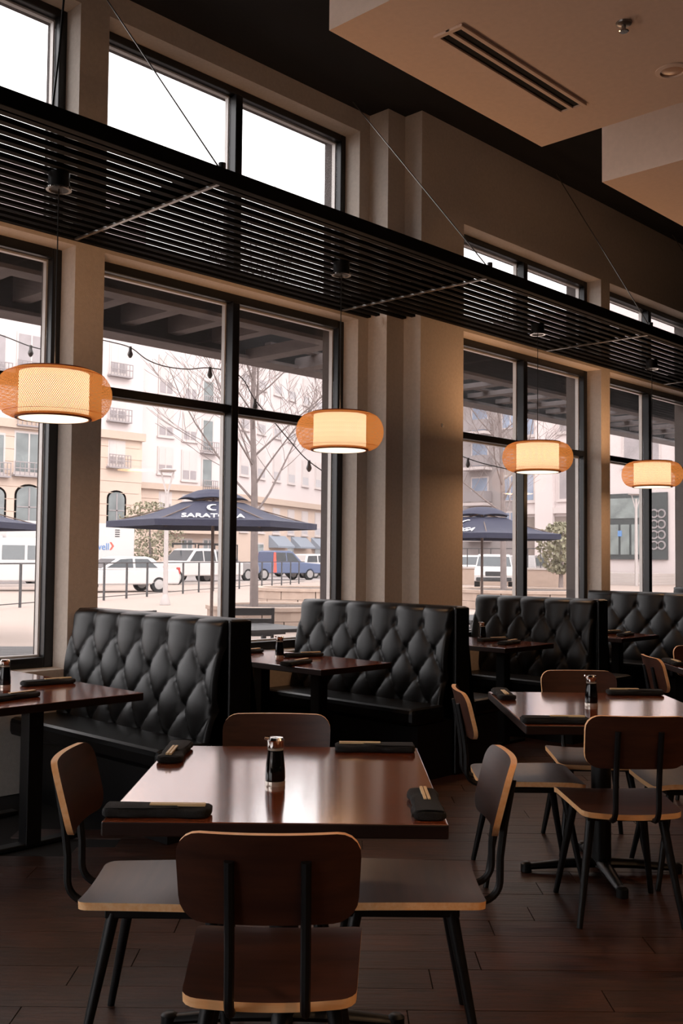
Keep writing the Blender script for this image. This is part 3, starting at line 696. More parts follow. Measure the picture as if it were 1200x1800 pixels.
def umbrella(pos, zr, rad, rot, label, text=True):
    """hexagonal canopy, one flat edge to -y before turning"""
    t = thing('patio_umbrella', label, 'umbrella', (pos.x, pos.y, 0), rot, 'navy patio umbrellas')
    zt = zr + .46; ri = .52; zi = zr + .34
    cn = MB(); hx = [(math.cos(R(60*k)), math.sin(R(60*k))) for k in range(6)]
    S = 6
    def surf(k, a, b, th):                       # a along rim, b from rim to inner ring
        p = Vector((hx[k][0], hx[k][1]))*(1-a) + Vector((hx[(k+1) % 6][0], hx[(k+1) % 6][1]))*a
        r = rad*(1-b) + ri*b; sag = -.06*math.sin(math.pi*b)
        return (p.x*r, p.y*r, zr*(1-b) + zi*b + sag - th)
    for k in range(6):
        cn.grid(lambda a, b: surf(k, a, b, 0), 4, S); cn.grid(lambda a, b: surf(k, a, b, .012), 4, S, flip=True)
        cn.grid(lambda a, b: (surf(k, a, 0, 0)[0], surf(k, a, 0, 0)[1], zr - .10*b*(1 - .0*a)), 4, 1)
    cn.build('canopy', M['ubr'], t, fixn=False, smooth=False)
    vt = MB()
    for k in range(6):
        def vf(a, b, th=0):
            p = Vector(hx[k])*(1-a) + Vector(hx[(k+1) % 6])*a; r = .60*(1-b) + .02*b
            return (p.x*r, p.y*r, (zi + .04 + .03*math.sin(a*math.pi))*(1-b) + (zt+.10)*b + .05*math.sin(math.pi*b) - th)
        vt.grid(vf, 5, 4); vt.grid(lambda a, b: vf(a, b, .01), 5, 4, flip=True)
    vt.build('vent_cap', M['ubr'], t, fixn=False)
    MB().tube([(0, 0, 0), (0, 0, zt+.1)], .028, 10).build('pole', M['upole'], t, smooth=True)
    for k in range(6): MB().tube([(0, 0, zt-.02), (hx[k][0]*(rad-.02), hx[k][1]*(rad-.02), zr-.03)], .011, 6).build('rib', M['upole'], t)
    MB().lathe([(.001, 0), (.30, 0), (.28, .06), (.05, .08), (.001, .08)], 20).build('base', M['pmetal'], t, smooth=True)
    if text:                                     # print on the -y panel (k=4)
        sl = math.atan2(zi-zr, (rad-ri)*math.sin(R(60)))
        yy = -(rad*(1-.10)+ri*.10)*math.sin(R(60)); zz = zr*(1-.10)+zi*.10-.06*math.sin(math.pi*.10)
        o = obj('lettering', text_mesh('SARATOGA', .36), t, loc=(0, yy-.012, zz+.02)); o.rotation_euler.x = sl-.03; o.scale.x = .52; o.data.materials.append(M['letter'])
        yy = -(rad*(1-.70)+ri*.70)*math.sin(R(60)); zz = zr*(1-.70)+zi*.70-.06*math.sin(math.pi*.70)
        o = crescent(.10).build('crescent_mark', M['letter'], t, fixn=False, loc=(0, yy-.004, zz+.03)); o.rotation_euler.x = sl; o.scale.y = 1.9
    return t
camdir = lambda p: math.atan2(p.y, p.x) - math.pi/2      # turns local -y towards the restaurant
U1 = at_depth(374, 922, 17.0); umbrella(U1, 2.00, 1.76, camdir(U1), 'navy patio umbrella with white lettering outside the second window')
U2 = at_depth(847, 950, 20.5); umbrella(U2, 1.93, 1.70, camdir(U2)-R(27), 'navy patio umbrella outside the third window')
U3 = at_depth(-112, 930, 17.0); umbrella(U3, 1.95, 1.76, camdir(U3), 'navy patio umbrella outside the first window, cut by the left edge')

# ---------------------------------------------------------------- railing, lamp post, string lights
F0, F1 = Vector((13.231, 24.85, 0)), Vector((26.03, 32.44, 0))
fd = (F1-F0).normalized(); fl_ = 36.0; F0 = F0 - fd*6
rl = thing('patio_railing', 'dark steel patio railing before the street', 'railing', F0, math.atan2(fd.y, fd.x))
MB().box(0, fl_, -.02, .02, 1.17, 1.21).build('top_rail', M['railing'], rl)
MB().box(0, fl_, -.012, .012, .10, .125).build('bottom_rail', M['railing'], rl)
k = 0
while k*1.66 < fl_:
    MB().box(k*1.66-.028, k*1.66+.028, -.028, .028, 0, 1.168).build('post', M['railing'], rl); k += 1
me = None
LPp = at(290, 1063, Z=0)
lp = thing('street_lamp', 'pale steel street lamp with flat disc head outside the second window', 'street lamp', LPp)
MB().lathe([(.001, 0), (.16, 0), (.16, .05), (.07, .32), (.001, .32)], 16).build('foot', M['post'], lp, smooth=True)
MB().tube([(0, 0, .05), (0, 0, 3.25)], [.075, .06], 12).build('pole', M['post'], lp, smooth=True)
for s in (-1, 1): MB().bar((0, 0, 3.22), (s*.19*.69, -s*.19*.72, 3.93), .035, .05).build('fork_arm', M['post'], lp)
MB().lathe([(.001, 3.92), (.17, 3.92), (.26, 3.96), (.26, 3.99), (.10, 4.02), (.001, 4.02)], 28).build('lamp_disc', M['post'], lp, smooth=True)
lq = at(1118, 1030, Z=0)
l2 = thing('street_lamp', 'pale street lamp with wide disc head outside the fourth window', 'street lamp', lq)
sc_ = (1030-872)/FPX*lq.length
MB().tube([(0, 0, 0), (0, 0, sc_*.93)], [.10, .07], 12).build('pole', M['post'], l2, smooth=True)
for s in (-1, 1): MB().bar((0, 0, sc_*.80), (s*.26*.69, -s*.26*.72, sc_*.975), .04, .05).build('fork_arm', M['post'], l2)
MB().lathe([(.001, 0), (.35, 0), (.45, .04), (.45, .08), (.001, .12)], 28).build('lamp_disc', M['post'], l2, smooth=True, loc=(0, 0, sc_*.97))
def string_light(name, pxs, dep, label, bulbs):
    pts = [at_depth(x, y, dep) for x, y in pxs]; t = thing(name, label, 'string lights', pts[0])
    c = pts[0]; fine = []
    for i in range(len(pts)-1):
        p0, p1, p2, p3 = pts[max(i-1, 0)], pts[i], pts[i+1], pts[min(i+2, len(pts)-1)]
        for k in range(6):
            s = k/6; fine.append(.5*((2*p1) + (p2-p0)*s + (2*p0-5*p1+4*p2-p3)*s*s + (3*p1-p0-3*p2+p3)*s**3) - c)
    fine.append(pts[-1]-c)
    MB().tube(fine, .0055, 5).build('cord', M['wire'], t, smooth=True)
    for x, y in bulbs:
        p = at_depth(x, y, dep) - c
        MB().lathe([(.001, .02), (.014, .02), (.016, -.02), (.026, -.045), (.026, -.06), (.012, -.085), (.001, -.09)], 10).build('bulb', M['bulb'], t, smooth=True, loc=p)
string_light('string_light', [(60, 540), (140, 588), (190, 600), (229, 611), (258, 632), (290, 644), (330, 649), (369, 647), (420, 660), (448, 703), (480, 740), (512, 778), (543, 811), (600, 850)], 9.5, 'drooping string of bulbs outside the second window', [(229, 613), (369, 649), (448, 705), (543, 813)])
string_light('string_light', [(-90, 545), (-20, 580), (20, 596), (54, 609), (90, 617), (140, 625)], 9.5, 'string of bulbs outside the first window', [(54, 611)])
string_light('string_light', [(780, 790), (822, 806), (850, 815), (880, 822), (920, 830), (960, 822)], 11, 'string of bulbs outside the third window', [(822, 808)])

# ---------------------------------------------------------------- trees and planters
def tree(pos, h, r0, seed, label, name='bare_tree', lean=0):
    rnd = random.Random(seed); t = thing(name, label, 'tree', pos)
    tr = MB(); tw = MB()
    def limb(mb, p, d, l, r, lev):
        n = 5; pts = [p]; rs = [r]
        for i in range(n):
            d = (d + Vector((rnd.uniform(-1, 1), rnd.uniform(-1, 1), rnd.uniform(-.2, .7)))*(.16 if lev else .06)).normalized()
            p = p + d*l/n; pts.append(p); rs.append(max(.004, r*(1 - .75*(i+1)/n if lev else 1 - .72*(i+1)/n)))
        mb.tube(pts, rs, 7 if lev == 0 else 5 if lev == 1 else 4)
        if lev < 3:
            kids = (22, 9, 6)[lev]
            for i in range(kids):
                f = (.32 if lev == 0 else .25) + (.66)*(i+rnd.random()*.8)/kids; q = min(n-1, int(f*n)); s = f*n-q
                o = pts[q].lerp(pts[q+1], min(1, s)); a = rnd.uniform(0, 6.28) if lev else i*2.4
                dd = (pts[q+1]-pts[q]).normalized(); side = Vector((math.cos(a), math.sin(a), rnd.uniform(.15, .7)))
                limb(tw, o, (dd*.55 + side).normalized(), l*(.40 if lev == 0 else .52)*rnd.uniform(.7, 1.15)*(1.15-f*.5), rs[q]*.34, lev+1)
    limb(tr, Vector((0, 0, -.1)), Vector((lean, 0, 1)), h, r0, 0)
    tr.build('trunk', M['bark'], t, smooth=True, fixn=False)
    tag(tw.build('branches', M['bark'], t, fixn=False), kind='stuff')
    return t
def planter(pos, rx, ry, h, rz, label):
    t = thing('stone_planter', label, 'planter', pos, rz, 'stone planters on the patio')
    n = 4
    for row in range(2):
        for k in range(10):
            a0, a1 = 2*math.pi*(k+.5*row)/10+.008, 2*math.pi*(k+1+.5*row)/10-.008
            def pt(a, r): return (math.cos(a)*(rx-r), math.sin(a)*(ry-r))
            arc = [pt(a0+(a1-a0)*i/3, 0) for i in range(4)] + [pt(a1-(a1-a0)*i/3, .22) for i in range(4)]
            MB().prism(arc, row*h*.42+.004, (row+1)*h*.42-.004, f=lambda a, b, c: (a, b, c)).build('stone_block', M['stone'], t)
    cap = [(math.cos(a)*(rx+.04-r), math.sin(a)*(ry+.04-r)) for r in (0, .30) for a in [2*math.pi*i/28 for i in range(28)]]
    m_ = MB(); z0, z1 = h*.84, h
    vs = [(x, y, z0) for x, y in cap] + [(x, y, z1) for x, y in cap]; N = 28
    fs = []
    for i in range(N):
        j = (i+1) % N; fs += [(i, j, N+j, N+i), (2*N+i, 3*N+i, 3*N+j, 2*N+j), (i, 2*N+i, 2*N+j, j), (N+i, N+j, 3*N+j, 3*N+i)]
    m_.add(vs, fs).build('coping', M['stone'], t)
    MB().lathe([(.001, h*.85), (rx-.24, h*.85), (rx-.24, h*.92), (.001, h*.93)], 24).build('soil', M['soil'], t)
    return t
P1 = at_depth(447, 1060, 20.5); P1.z = 0
planter(P1 + Vector((.35, -.2, 0)), 1.35, 1.35, .46, R(20), 'round tan stone planter with the bare tree, outside the second window')
tree(P1, 7.4, .095, 11, 'tall bare winter tree in the planter outside the second window')
P2 = at_depth(540, 1046, 30); P2.z = 0
planter(P2, 1.6, 1.6, .55, 0, 'farther tan stone planter right of the bare tree')
P3 = at_depth(895, 1022, 31); P3.z = 0
planter(P3 + Vector((-.2, -.6, 0)), 2.2, 2.2, .55, 0, 'wide tan stone planter outside the third window')
tree(P3 + Vector((0, .2, 0)), 8.5, .11, 5, 'bare winter tree outside the third window')
def leafy(px, py, dep, rx, h, label, stem=True):
    p = at_depth(px, py, dep); p.z = 0; rnd = random.Random(int(px)); t = thing('leafy_tree', label, 'tree', p)
    m_ = MB()
    for i in range(1500):
        a = rnd.uniform(0, 6.28); q = rnd.random()**.5; zz = rnd.uniform(-1, 1)
        c = Vector((math.cos(a)*q*rx*math.sqrt(1-zz*zz*.9), math.sin(a)*q*rx*math.sqrt(1-zz*zz*.9), h*.62 + zz*h*.36)); s = rnd.uniform(.06, .14)
        n = Vector((rnd.uniform(-1, 1), rnd.uniform(-1, 1), rnd.uniform(-1, 1))).normalized(); u = n.orthogonal().normalized(); v = n.cross(u)
        m_.add([c+u*s, c+v*s*.6, c-u*s, c-v*s*.6], [(0, 1, 2, 3)])
    tag(m_.build('foliage', M['leaf'], t, fixn=False), kind='stuff')
    MB().tube([(0, 0, 0), (.05, 0, h*.3), (0, .05, h*.7)], [.12, .09, .04], 8).build('trunk', M['bark'], t, smooth=True)
leafy(262, 1020, 58, 2.1, 4.6, 'small olive green tree before the tan building, left of the street lamp')
leafy(985, 1000, 46, 1.1, 3.2, 'small olive green tree seen through the third window')
# ---------------------------------------------------------------- patio furniture
def slat_chair(pos, rz, label):
    t = thing('patio_chair', label, 'chair', pos, rz, 'charcoal slatted patio chairs')
    for s in (-1, 1):
        MB().bar((s*.22, -.2, 0), (s*.22, -.30, .90), .03, .03, (0, 1, 0)).build('back_post', M['pmetal'], t)
        MB().bar((s*.22, .22, 0), (s*.22, .22, .45), .03, .03, (0, 1, 0)).build('front_leg', M['pmetal'], t)
        MB().bar((s*.24, -.24, .64), (s*.24, .22, .64), .04, .02).build('armrest', M['pmetal'], t)
    for k in range(4):
        z = .53 + k*.11; y = -.2 - z/.9*.1
        MB().bar((-.21, y, z), (.21, y, z), .018, .075, (0, -.11, 1)).build('back_slat', M['pmetal'], t)
    for k in range(5):
        y = -.20 + k*.095; MB().box(-.21, .21, y, y+.075, .44, .46).build('seat_slat', M['pmetal'], t)
    return t
def patio_table(pos, w_, rz, label):
    t = thing('patio_table', label, 'table', pos, rz, 'charcoal patio tables')
    for k in range(7):
        y = -w_/2 + k*w_/7; MB().box(-w_/2, w_/2, y+.004, y+w_/7-.004, .715, .745).build('top_slat', M['pmetal'], t)
    for sx in (-1, 1):
        for sy in (-1, 1): MB().box(sx*(w_/2-.05)-.02, sx*(w_/2-.05)+.02, sy*(w_/2-.05)-.02, sy*(w_/2-.05)+.02, 0, .714).build('leg', M['pmetal'], t)
    MB().box(-w_/2+.04, w_/2-.04, -.02, .02, .66, .70).build('apron', M['pmetal'], t)
    return t
c = at(436, 1066, Z=.90); slat_chair((c.x, c.y, 0), camdir(c)+R(8), 'charcoal slatted patio chair behind the outdoor table, second window')
c = at(447, 1098, Z=.745); patio_table((c.x-.25, c.y-.2, 0), .9, R(-12), 'charcoal slatted patio table outside the second window')
c = at(215, 1071, Z=.90); slat_chair((c.x, c.y, 0), camdir(c)+R(20), 'charcoal patio chair just showing above the nearest booth')
c = at(66, 1112, Z=.90); slat_chair((c.x+.15, c.y+.3, 0), camdir(c)+R(75), 'charcoal slatted patio chair outside the first window')
c = at(-20, 1146, Z=.745); patio_table((c.x, c.y, 0), .9, R(-40), 'charcoal patio table outside the first window')
c = at(835, 1085, Z=.745); patio_table((c.x, c.y, 0), .9, R(-12), 'charcoal patio table outside the third window')

# ---------------------------------------------------------------- vehicles (local x forward, y left)
def wheel(t, x, y, r, w_=.22):
    o = MB().lathe([(.001, -w_/2), (r*.9, -w_/2), (r, -w_/2+.03), (r, w_/2-.03), (r*.9, w_/2), (.001, w_/2)], 20).build('wheel', M['tyre'], t, smooth=True, loc=(x, y, r)); o.rotation_euler.x = math.pi/2
    for s in (-1, 1): MB().lathe([(.001, s*(w_/2+.012)), (r*.62, s*(w_/2+.004)), (r*.62, s*(w_/2-.02)), (.001, s*(w_/2-.02))], 16).build('hub', M['hub'], o, smooth=True)
def vehicle(name, kind, paint, pos, rz, label, red=False):
    t = thing(name, label, 'car' if kind in ('suv', 'sedan') else 'truck' if kind != 'van' else 'van', (pos.x, pos.y, -.02), rz)
    P = M[paint]
    if kind == 'pickup':
        Lb, W, r = 5.6, 1.95, .39; low = [(-2.8, .45), (2.75, .45), (2.8, .75), (2.72, 1.05), (1.3, 1.15), (1.2, 1.16), (-2.8, 1.12)]
        cab = [(-.95, 1.12), (1.25, 1.14), (.55, 1.82), (.35, 1.86), (-.75, 1.86), (-.92, 1.78)]; wins = [[(-.82, 1.2), (-.02, 1.2), (-.02, 1.74), (-.75, 1.74)], [(.06, 1.2), (1.0, 1.2), (.5, 1.72), (.06, 1.74)]]; axles = (-1.75, 1.85)
    elif kind == 'suv':
        Lb, W, r = 4.7, 1.85, .36; low = [(-2.3, .4), (2.3, .4), (2.35, .7), (2.25, .95), (1.2, 1.05), (-2.3, 1.05), (-2.35, .7)]
        cab = [(-2.28, 1.03), (1.25, 1.04), (.5, 1.64), (.2, 1.70), (-1.8, 1.70), (-2.05, 1.62)]; wins = [[(-2.05, 1.12), (-1.2, 1.12), (-1.2, 1.58), (-1.9, 1.56)], [(-1.1, 1.12), (-.1, 1.12), (-.1, 1.58), (-1.1, 1.58)], [(0, 1.12), (.95, 1.12), (.42, 1.56), (0, 1.58)]]; axles = (-1.4, 1.45)
    elif kind == 'sedan':
        Lb, W, r = 4.7, 1.8, .32; low = [(-2.3, .32), (2.3, .32), (2.35, .6), (2.2, .78), (1.0, .9), (-2.25, .92), (-2.35, .6)]
        cab = [(-1.7, .9), (1.1, .9), (.3, 1.36), (0, 1.42), (-.9, 1.42), (-1.2, 1.34)]; wins = [[(-1.35, .98), (-.4, .98), (-.4, 1.33), (-.95, 1.33)], [(-.3, .98), (.8, .98), (.2, 1.31), (-.3, 1.34)]]; axles = (-1.4, 1.45)
    else:   # van
        Lb, W, r = 5.2, 1.95, .36; low = [(-2.6, .4), (2.6, .4), (2.65, .8), (2.45, 1.15), (-2.6, 1.2)]
        cab = [(-2.58, 1.18), (2.4, 1.14), (1.55, 1.95), (1.2, 2.1), (-2.4, 2.12)]; wins = [[(-.1, 1.25), (.75, 1.25), (.75, 1.82), (-.1, 1.82)], [(.85, 1.25), (1.95, 1.25), (1.4, 1.8), (.85, 1.82)], [(-1.3, 1.25), (-.25, 1.25), (-.25, 1.82), (-1.3, 1.82)]]; axles = (-1.6, 1.75)
    MB().prism(low, -W/2, W/2).build('body', P, t, bevel=.06)
    k = .86
    n = len(cab); zt = max(b for a, b in cab); zb = min(b for a, b in cab)
    hwid = lambda z: W/2*(1 - (1-k)*(z-zb)/(zt-zb)) - .03
    vs = [(a, s*hwid(b), b) for s in (-1, 1) for a, b in cab]
    fs = [tuple(range(n)), tuple(range(2*n-1, n-1, -1))] + [(i, i+n, (i+1) % n+n, (i+1) % n) for i in range(n)]
    MB().add(vs, fs).build('cabin', P, t, bevel=.03)
    for s in (-1, 1):
        for wv in wins:
            vs = [(a, s*(hwid(b)+d), b) for d in (-.01, .012) for a, b in wv]; q = len(wv)
            MB().add(vs, [tuple(range(q)), tuple(range(2*q-1, q-1, -1))] + [(i, i+q, (i+1) % q+q, (i+1) % q) for i in range(q)]).build('side_window', M['cglass'], t)
        for ax in axles: wheel(t, ax, s*(W/2-.11), r)
        MB().box(Lb/2-.06, Lb/2+.02, s*(W/2-.30)-.18, s*(W/2-.30)+.18, .68, .86).build('headlamp', M['lampw'], t, bevel=.02)
        MB().box(-Lb/2-.02, -Lb/2+.05, s*(W/2-.2)-.12, s*(W/2-.2)+.12, .72, 1.0).build('tail_lamp', M['lampr'], t, bevel=.02)
    (x0, z0), (x1, z1) = cab[1], cab[2]
    f0, f1 = .12, .9; a0 = (x0+(x1-x0)*f0, z0+(z1-z0)*f0); a1 = (x0+(x1-x0)*f1, z0+(z1-z0)*f1)
    nx, nz = (z1-z0), (x0-x1); q = math.hypot(nx, nz); nx, nz = nx/q*.012, nz/q*.012
    vs = [(a+e*nx, s*(hwid(b)-.06), b+e*nz) for e in (-1, 1) for a, b in (a0, a1) for s in (-1, 1)]
    MB().add(vs, [(0, 1, 3, 2), (4, 6, 7, 5), (0, 4, 5, 1), (2, 3, 7, 6), (0, 2, 6, 4), (1, 5, 7, 3)]).build('windscreen', M['cglass'], t)
    MB().box(Lb/2-.04, Lb/2+.06, -W/2+.1, W/2-.1, .42, .60).build('front_bumper', M['trim'], t, bevel=.03)
    MB().box(Lb/2-.03, Lb/2+.015, -.4, .4, .66, .88).build('grille', M['trim'], t, bevel=.01)
    if red: [MB().prism([(-1.05, .5), (-.8, .5), (-.88, 1.75), (-1.0, 1.75)], s*(W/2+.012), s*(W/2-.06)).build('red_panel', M['redtxt'], t) for s in (-1, 1)]
    return t
def ground(px, py): return at(px, py, Z=0)
def gd(px, dep):
    p = at_depth(px, 990, dep); p.z = 0; return p
rzX = R(4)
wp = vehicle('pickup_truck', 'pickup', 'cwhite', gd(338, 53), math.pi+rzX, 'white pickup truck parked behind the street lamp')
o = bpy.data.objects.new('ladder_rack', None); COL.objects.link(o); o.parent = wp; o.location = (0, 0, 1.12)
for xx in (-2.4, -1.2, .6): MB().box(xx-.03, xx+.03, -.9, .9, .93, .98).build('cross_bar', M['trim'], o); [MB().box(xx-.025, xx+.025, s*.88-.025, s*.88+.025, .0 if xx < -.9 else .77, .929).build('upright', M['trim'], o) for s in (-1, 1)]
for s in (-1, 1): MB().box(-2.5, .9, s*.6-.03, s*.6+.03, .981, 1.03).build('ladder_rail', M['trim'], o)
vehicle('pickup_truck', 'pickup', 'csilver', gd(376, 59), rzX, 'silver and black pickup truck left of the bare tree')
vehicle('pickup_truck', 'pickup', 'cblue', gd(488, 64), rzX-R(10), 'blue pickup truck with a red panel right of the bare tree', red=True)
vehicle('parked_car', 'suv', 'cwhite', gd(528, 76), rzX-R(18), 'white car parked behind the blue pickup')
vehicle('parked_car', 'suv', 'cwhite', gd(572, 72), rzX-R(18), 'white car at the right edge of the second window')
vehicle('parked_car', 'sedan', 'cwhite', ground(205, 1040), R(-10)+math.pi, 'pale white sedan close behind the railing')
vehicle('delivery_van', 'van', 'cwhite', ground(8, 1038), math.pi*1.5+R(60), 'white van behind the railing, first window')
vehicle('parked_car', 'suv', 'cdark', gd(120, 48), rzX, 'dark car parked beside the white van')
vehicle('parked_car', 'suv', 'cwhite', gd(868, 50), R(215), 'white car below the umbrella outside the third window')
vehicle('parked_car', 'suv', 'csilver', gd(930, 58), R(20), 'silver car right of the mullion, third window')
vehicle('parked_car', 'suv', 'cwhite', gd(828, 62), R(200), 'white car partly hidden left of the umbrella pole')
# box truck
TY = 41.0 + 3.5; tr_ = at(236, 960, Y=TY)                      # right-hand rear edge of the cargo box
bt = thing('box_truck', 'white box truck with blue lettering parked across the street', 'truck', (tr_.x, TY+1.25, -.02), 0)
ub = lambda px, py: (at(px, py, Y=TY).x - tr_.x, at(px, py, Y=TY).z)
zt_, zl_ = ub(220, 921)[1], ub(220, 1003)[1]
MB().box(-7.2, 0, -1.25, 1.25, zl_, zt_).build('cargo_box', M['cwhite'], bt, bevel=.03)
u0, z0 = ub(185, 1007); u1, z1 = ub(230, 999)
MB().prism([(u0, z0), (u1, z1-.12), (u1, z1+.1), (u0+1.0, z0+.32)], -1.275, -1.252).build('red_stripe', M['redtxt'], bt)
MB().prism([(-9.2, .5), (-7.3, .5), (-7.3, 2.35), (-8.5, 2.3), (-8.9, 1.45), (-9.2, 1.2)], -1.1, 1.1).build('cab', M['cwhite'], bt, bevel=.05)
MB().prism([(-8.75, 1.45), (-7.8, 1.45), (-7.8, 2.15), (-8.4, 2.12)], -1.115, -1.10).build('cab_window', M['cglass'], bt)
MB().box(-9.0, -.1, -.9, .9, .42, zl_-.01).build('chassis', M['trim'], bt)
for xx in (-8.2, -1.4):
    for s_ in (-1, 1): wheel(bt, xx, s_*1.0, .42, .28)
u0, z0 = ub(191, 966)
tx = text_mesh('dwell', .50, .006); wd_ = max(v.co.x for v in tx.vertices)
o = obj('lettering', tx, bt, loc=(u0-wd_, -1.262, z0)); o.rotation_euler.x = math.pi/2; o.data.materials.append(M['bluetxt'])
MB().prism([(0, 0), (.1, 0), (.26, .2), (.1, .4), (0, .4), (.14, .2)], -1.265, -1.252).build('chevron_mark', M['redtxt'], bt, loc=(u0+.05, 0, z0))
u0, z0 = ub(202, 943)
for k in range(4): MB().box(u0, u0+.28, -1.262, -1.251, z0+k*.11, z0+k*.11+.05).build('roof_vent_slat', M['trim'], bt)

# ---------------------------------------------------------------- buildings across the street
def fbox(par, name, m, fr, u0, u1, z0, z1, d0, d1):
    """box on a facade frame fr=(origin, along, outward): d measured outward from the plane"""
    o, al, ou = fr; mb = MB(); vs = []
    for z in (z0, z1):
        for d in (d0, d1):
            for u in (u0, u1): p = o + al*u + ou*d; vs.append((p.x-par.location.x, p.y-par.location.y, z-par.location.z))
    mb.add(vs, [(0,2,3,1),(4,5,7,6),(0,1,5,4),(2,6,7,3),(0,4,6,2),(1,3,7,5)])
    c = [sum(v[i] for v in vs)/8 for i in range(3)]; mb.v = [(v[0]-c[0], v[1]-c[1], v[2]-c[2]) for v in mb.v]
    return mb.build(name, M[m], par, loc=c)
def sub(parent, name, m, fr, u0, u1, z0, z1, d0, d1, top):
    o = fbox(top, name, m, fr, u0, u1, z0, z1, d0, d1); o.parent = parent; o.location = o.location - parent.location; return o
def fwindow(par, fr, u0, u1, z0, z1, gm='fglass', sill=True, rail=False, split=True, blind=True):
    f = fbox(par, 'window', 'trimw', fr, u0-.12, u1+.12, z0-.1, z1+.14, .0, .07)
    sub(f, 'pane', gm, fr, u0, u1, z0, z1, .065, .08, par)
    if split:
        um = (u0+u1)/2; sub(f, 'glazing_bar', 'trimw', fr, um-.05, um+.05, z0, z1, .08, .10, par)
    if blind: sub(f, 'blind', 'trimw', fr, u0, u1, z0+(z1-z0)*.32, z1, .081, .088, par)
    if sill: sub(f, 'sill', 'trimw', fr, u0-.2, u1+.2, z0-.22, z0-.1, .0, .16, par)
    if rail:
        b = fbox(par, 'balcony', 'rail', fr, u0-.25, u1+.35, z0-.35, z0-.25, .0, .5)
        for zz in (.15, .55): sub(b, 'rail_bar', 'rail', fr, u0-.25, u1+.35, z0+zz, z0+zz+.06, .44, .5, par)
        nb = 7
        for k in range(nb+1):
            uu = u0-.25 + (u1-u0+.55)*k/nb; sub(b, 'baluster', 'rail', fr, uu, uu+.04, z0-.25, z0+.55, .45, .49, par)
    return f
def arch_poly(w_, h, n=10, rise=.35):
    pts = [(-w_/2, 0), (w_/2, 0), (w_/2, h-w_*rise)]
    for k in range(1, n): a = math.pi*k/n; pts.append((w_/2*math.cos(a), h-w_*rise + w_*rise*math.sin(a)))
    return pts + [(-w_/2, h-w_*rise)]
def farch(par, fr, u, z, w_, h, gm='dglass'):
    o, al, ou = fr; p = o + al*u; rz = math.atan2(al.y, al.x)
    f = MB().prism(arch_poly(w_+.3, h+.15), -.06, .02).build('arched_window', M['tantrim'], par, loc=(p.x-par.location.x, p.y-par.location.y, z-.02-par.location.z), rotz=rz)
    MB().prism(arch_poly(w_, h), -.085, -.061).build('pane', M[gm], f, loc=(0, 0, .02))
    MB().box(-.05, .05, -.12, -.085, .02, h*.96).build('glazing_bar', M['rail'], f); MB().box(-w_/2, w_/2, -.12, -.085, h*.42, h*.42+.07).build('glazing_bar', M['rail'], f)
    return f
def fr_y(Y): return (Vector((0, Y, 0)), Vector((1, 0, 0)), Vector((0, -1, 0)))
# --- left wing, plane y=60
FA = fr_y(60.0); bA = thing('apartment_building', 'cream apartment wing with arched ground windows beyond the first window', 'building', (30, 62, 0))
XA0, XA1 = 14.0, at(249, 800, Y=60).x; zc = at(210, 765, Y=60).z
fbox(bA, 'upper_wall', 'stucco', FA, XA0, XA1, zc, 27, -6, 0); fbox(bA, 'stone_base', 'tan', FA, XA0, XA1, 0, zc, -6, .02); fbox(bA, 'cornice', 'tantrim', FA, XA0, XA1+.1, zc-.3, zc+.25, 0, .35)
for z_ in range(12): fbox(bA, 'stone_course', 'tan', FA, XA0, XA1-.2*(z_ % 2), .2+z_*zc/12.3, .2+(z_+.94)*zc/12.3, .02, .06)
def rpx(Y, x0, x1, y0, y1): a = at(x0, y1, Y=Y); b = at(x1, y0, Y=Y); return a.x, b.x, a.z, b.z
for r_ in ((194, 221, 607, 653), (192, 219, 697, 733), (191, 217, 779, 814)):
    u0, u1, z0, z1 = rpx(60, *r_); fwindow(bA, FA, u0, u1, z0, z1, 'fglass', rail=True)
for r_ in ((31, 77, 594, 650), (26, 73, 765, 828), (31, 75, 685, 740), (-25, 9, 590, 650), (-25, 6, 765, 828)):
    u0, u1, z0, z1 = rpx(60, *r_); fwindow(bA, FA, u0, u1, z0, z1, 'dglass' if r_[2] > 700 else 'fglass', rail=True, blind=False)
for x0, x1, y0, y1 in ((189, 218, 866, 921), (27, 72, 856, 918), (-30, 7, 858, 918)):
    u0, u1, z0, z1 = rpx(60, x0, x1, y0, y1); farch(bA, FA, (u0+u1)/2, z0, u1-u0, z1-z0)
for x0, x1 in ((-5, 8), (60, 75)):
    u0, u1, z0, z1 = rpx(60, x0, x1, 945, 985); fwindow(bA, FA, u0, u1, z0, z1, 'dglass', blind=False)
# --- middle block, plane y=62
FB = fr_y(62.0); bB = thing('apartment_building', 'white stucco apartment block with tan stone base beyond the umbrella', 'building', (48, 64, 0))
XB0, XB1 = XA1, at(400, 800, Y=62).x; zb = at(310, 857, Y=62).z
fbox(bB, 'upper_wall', 'stucco', FB, XB0, XB1, zb, 22.5, -6, 0); fbox(bB, 'stone_base', 'tan', FB, XB0, XB1, 0, zb, -6, .02); fbox(bB, 'cornice', 'tantrim', FB, XB0, XB1, zb-.25, zb+.2, 0, .4)
fbox(bB, 'roof_cornice', 'trimw', FB, XB0, XB1, 22.0, 22.5, 0, .5)
for z_ in range(8): fbox(bB, 'stone_course', 'tan', FB, XB0, XB1, .1+z_*zb/8.3, .1+(z_+.93)*zb/8.3, .02, .06)
for r_ in ((280, 303, 631, 690), (325, 345, 647, 701), (279, 303, 720, 764), (322, 344, 729, 772), (278, 302, 790, 830), (320, 344, 796, 842), (280, 299, 868, 893), (321, 340, 873, 893)):
    u0, u1, z0, z1 = rpx(62, *r_); fwindow(bB, FB, u0, u1, z0, z1, 'fglass')
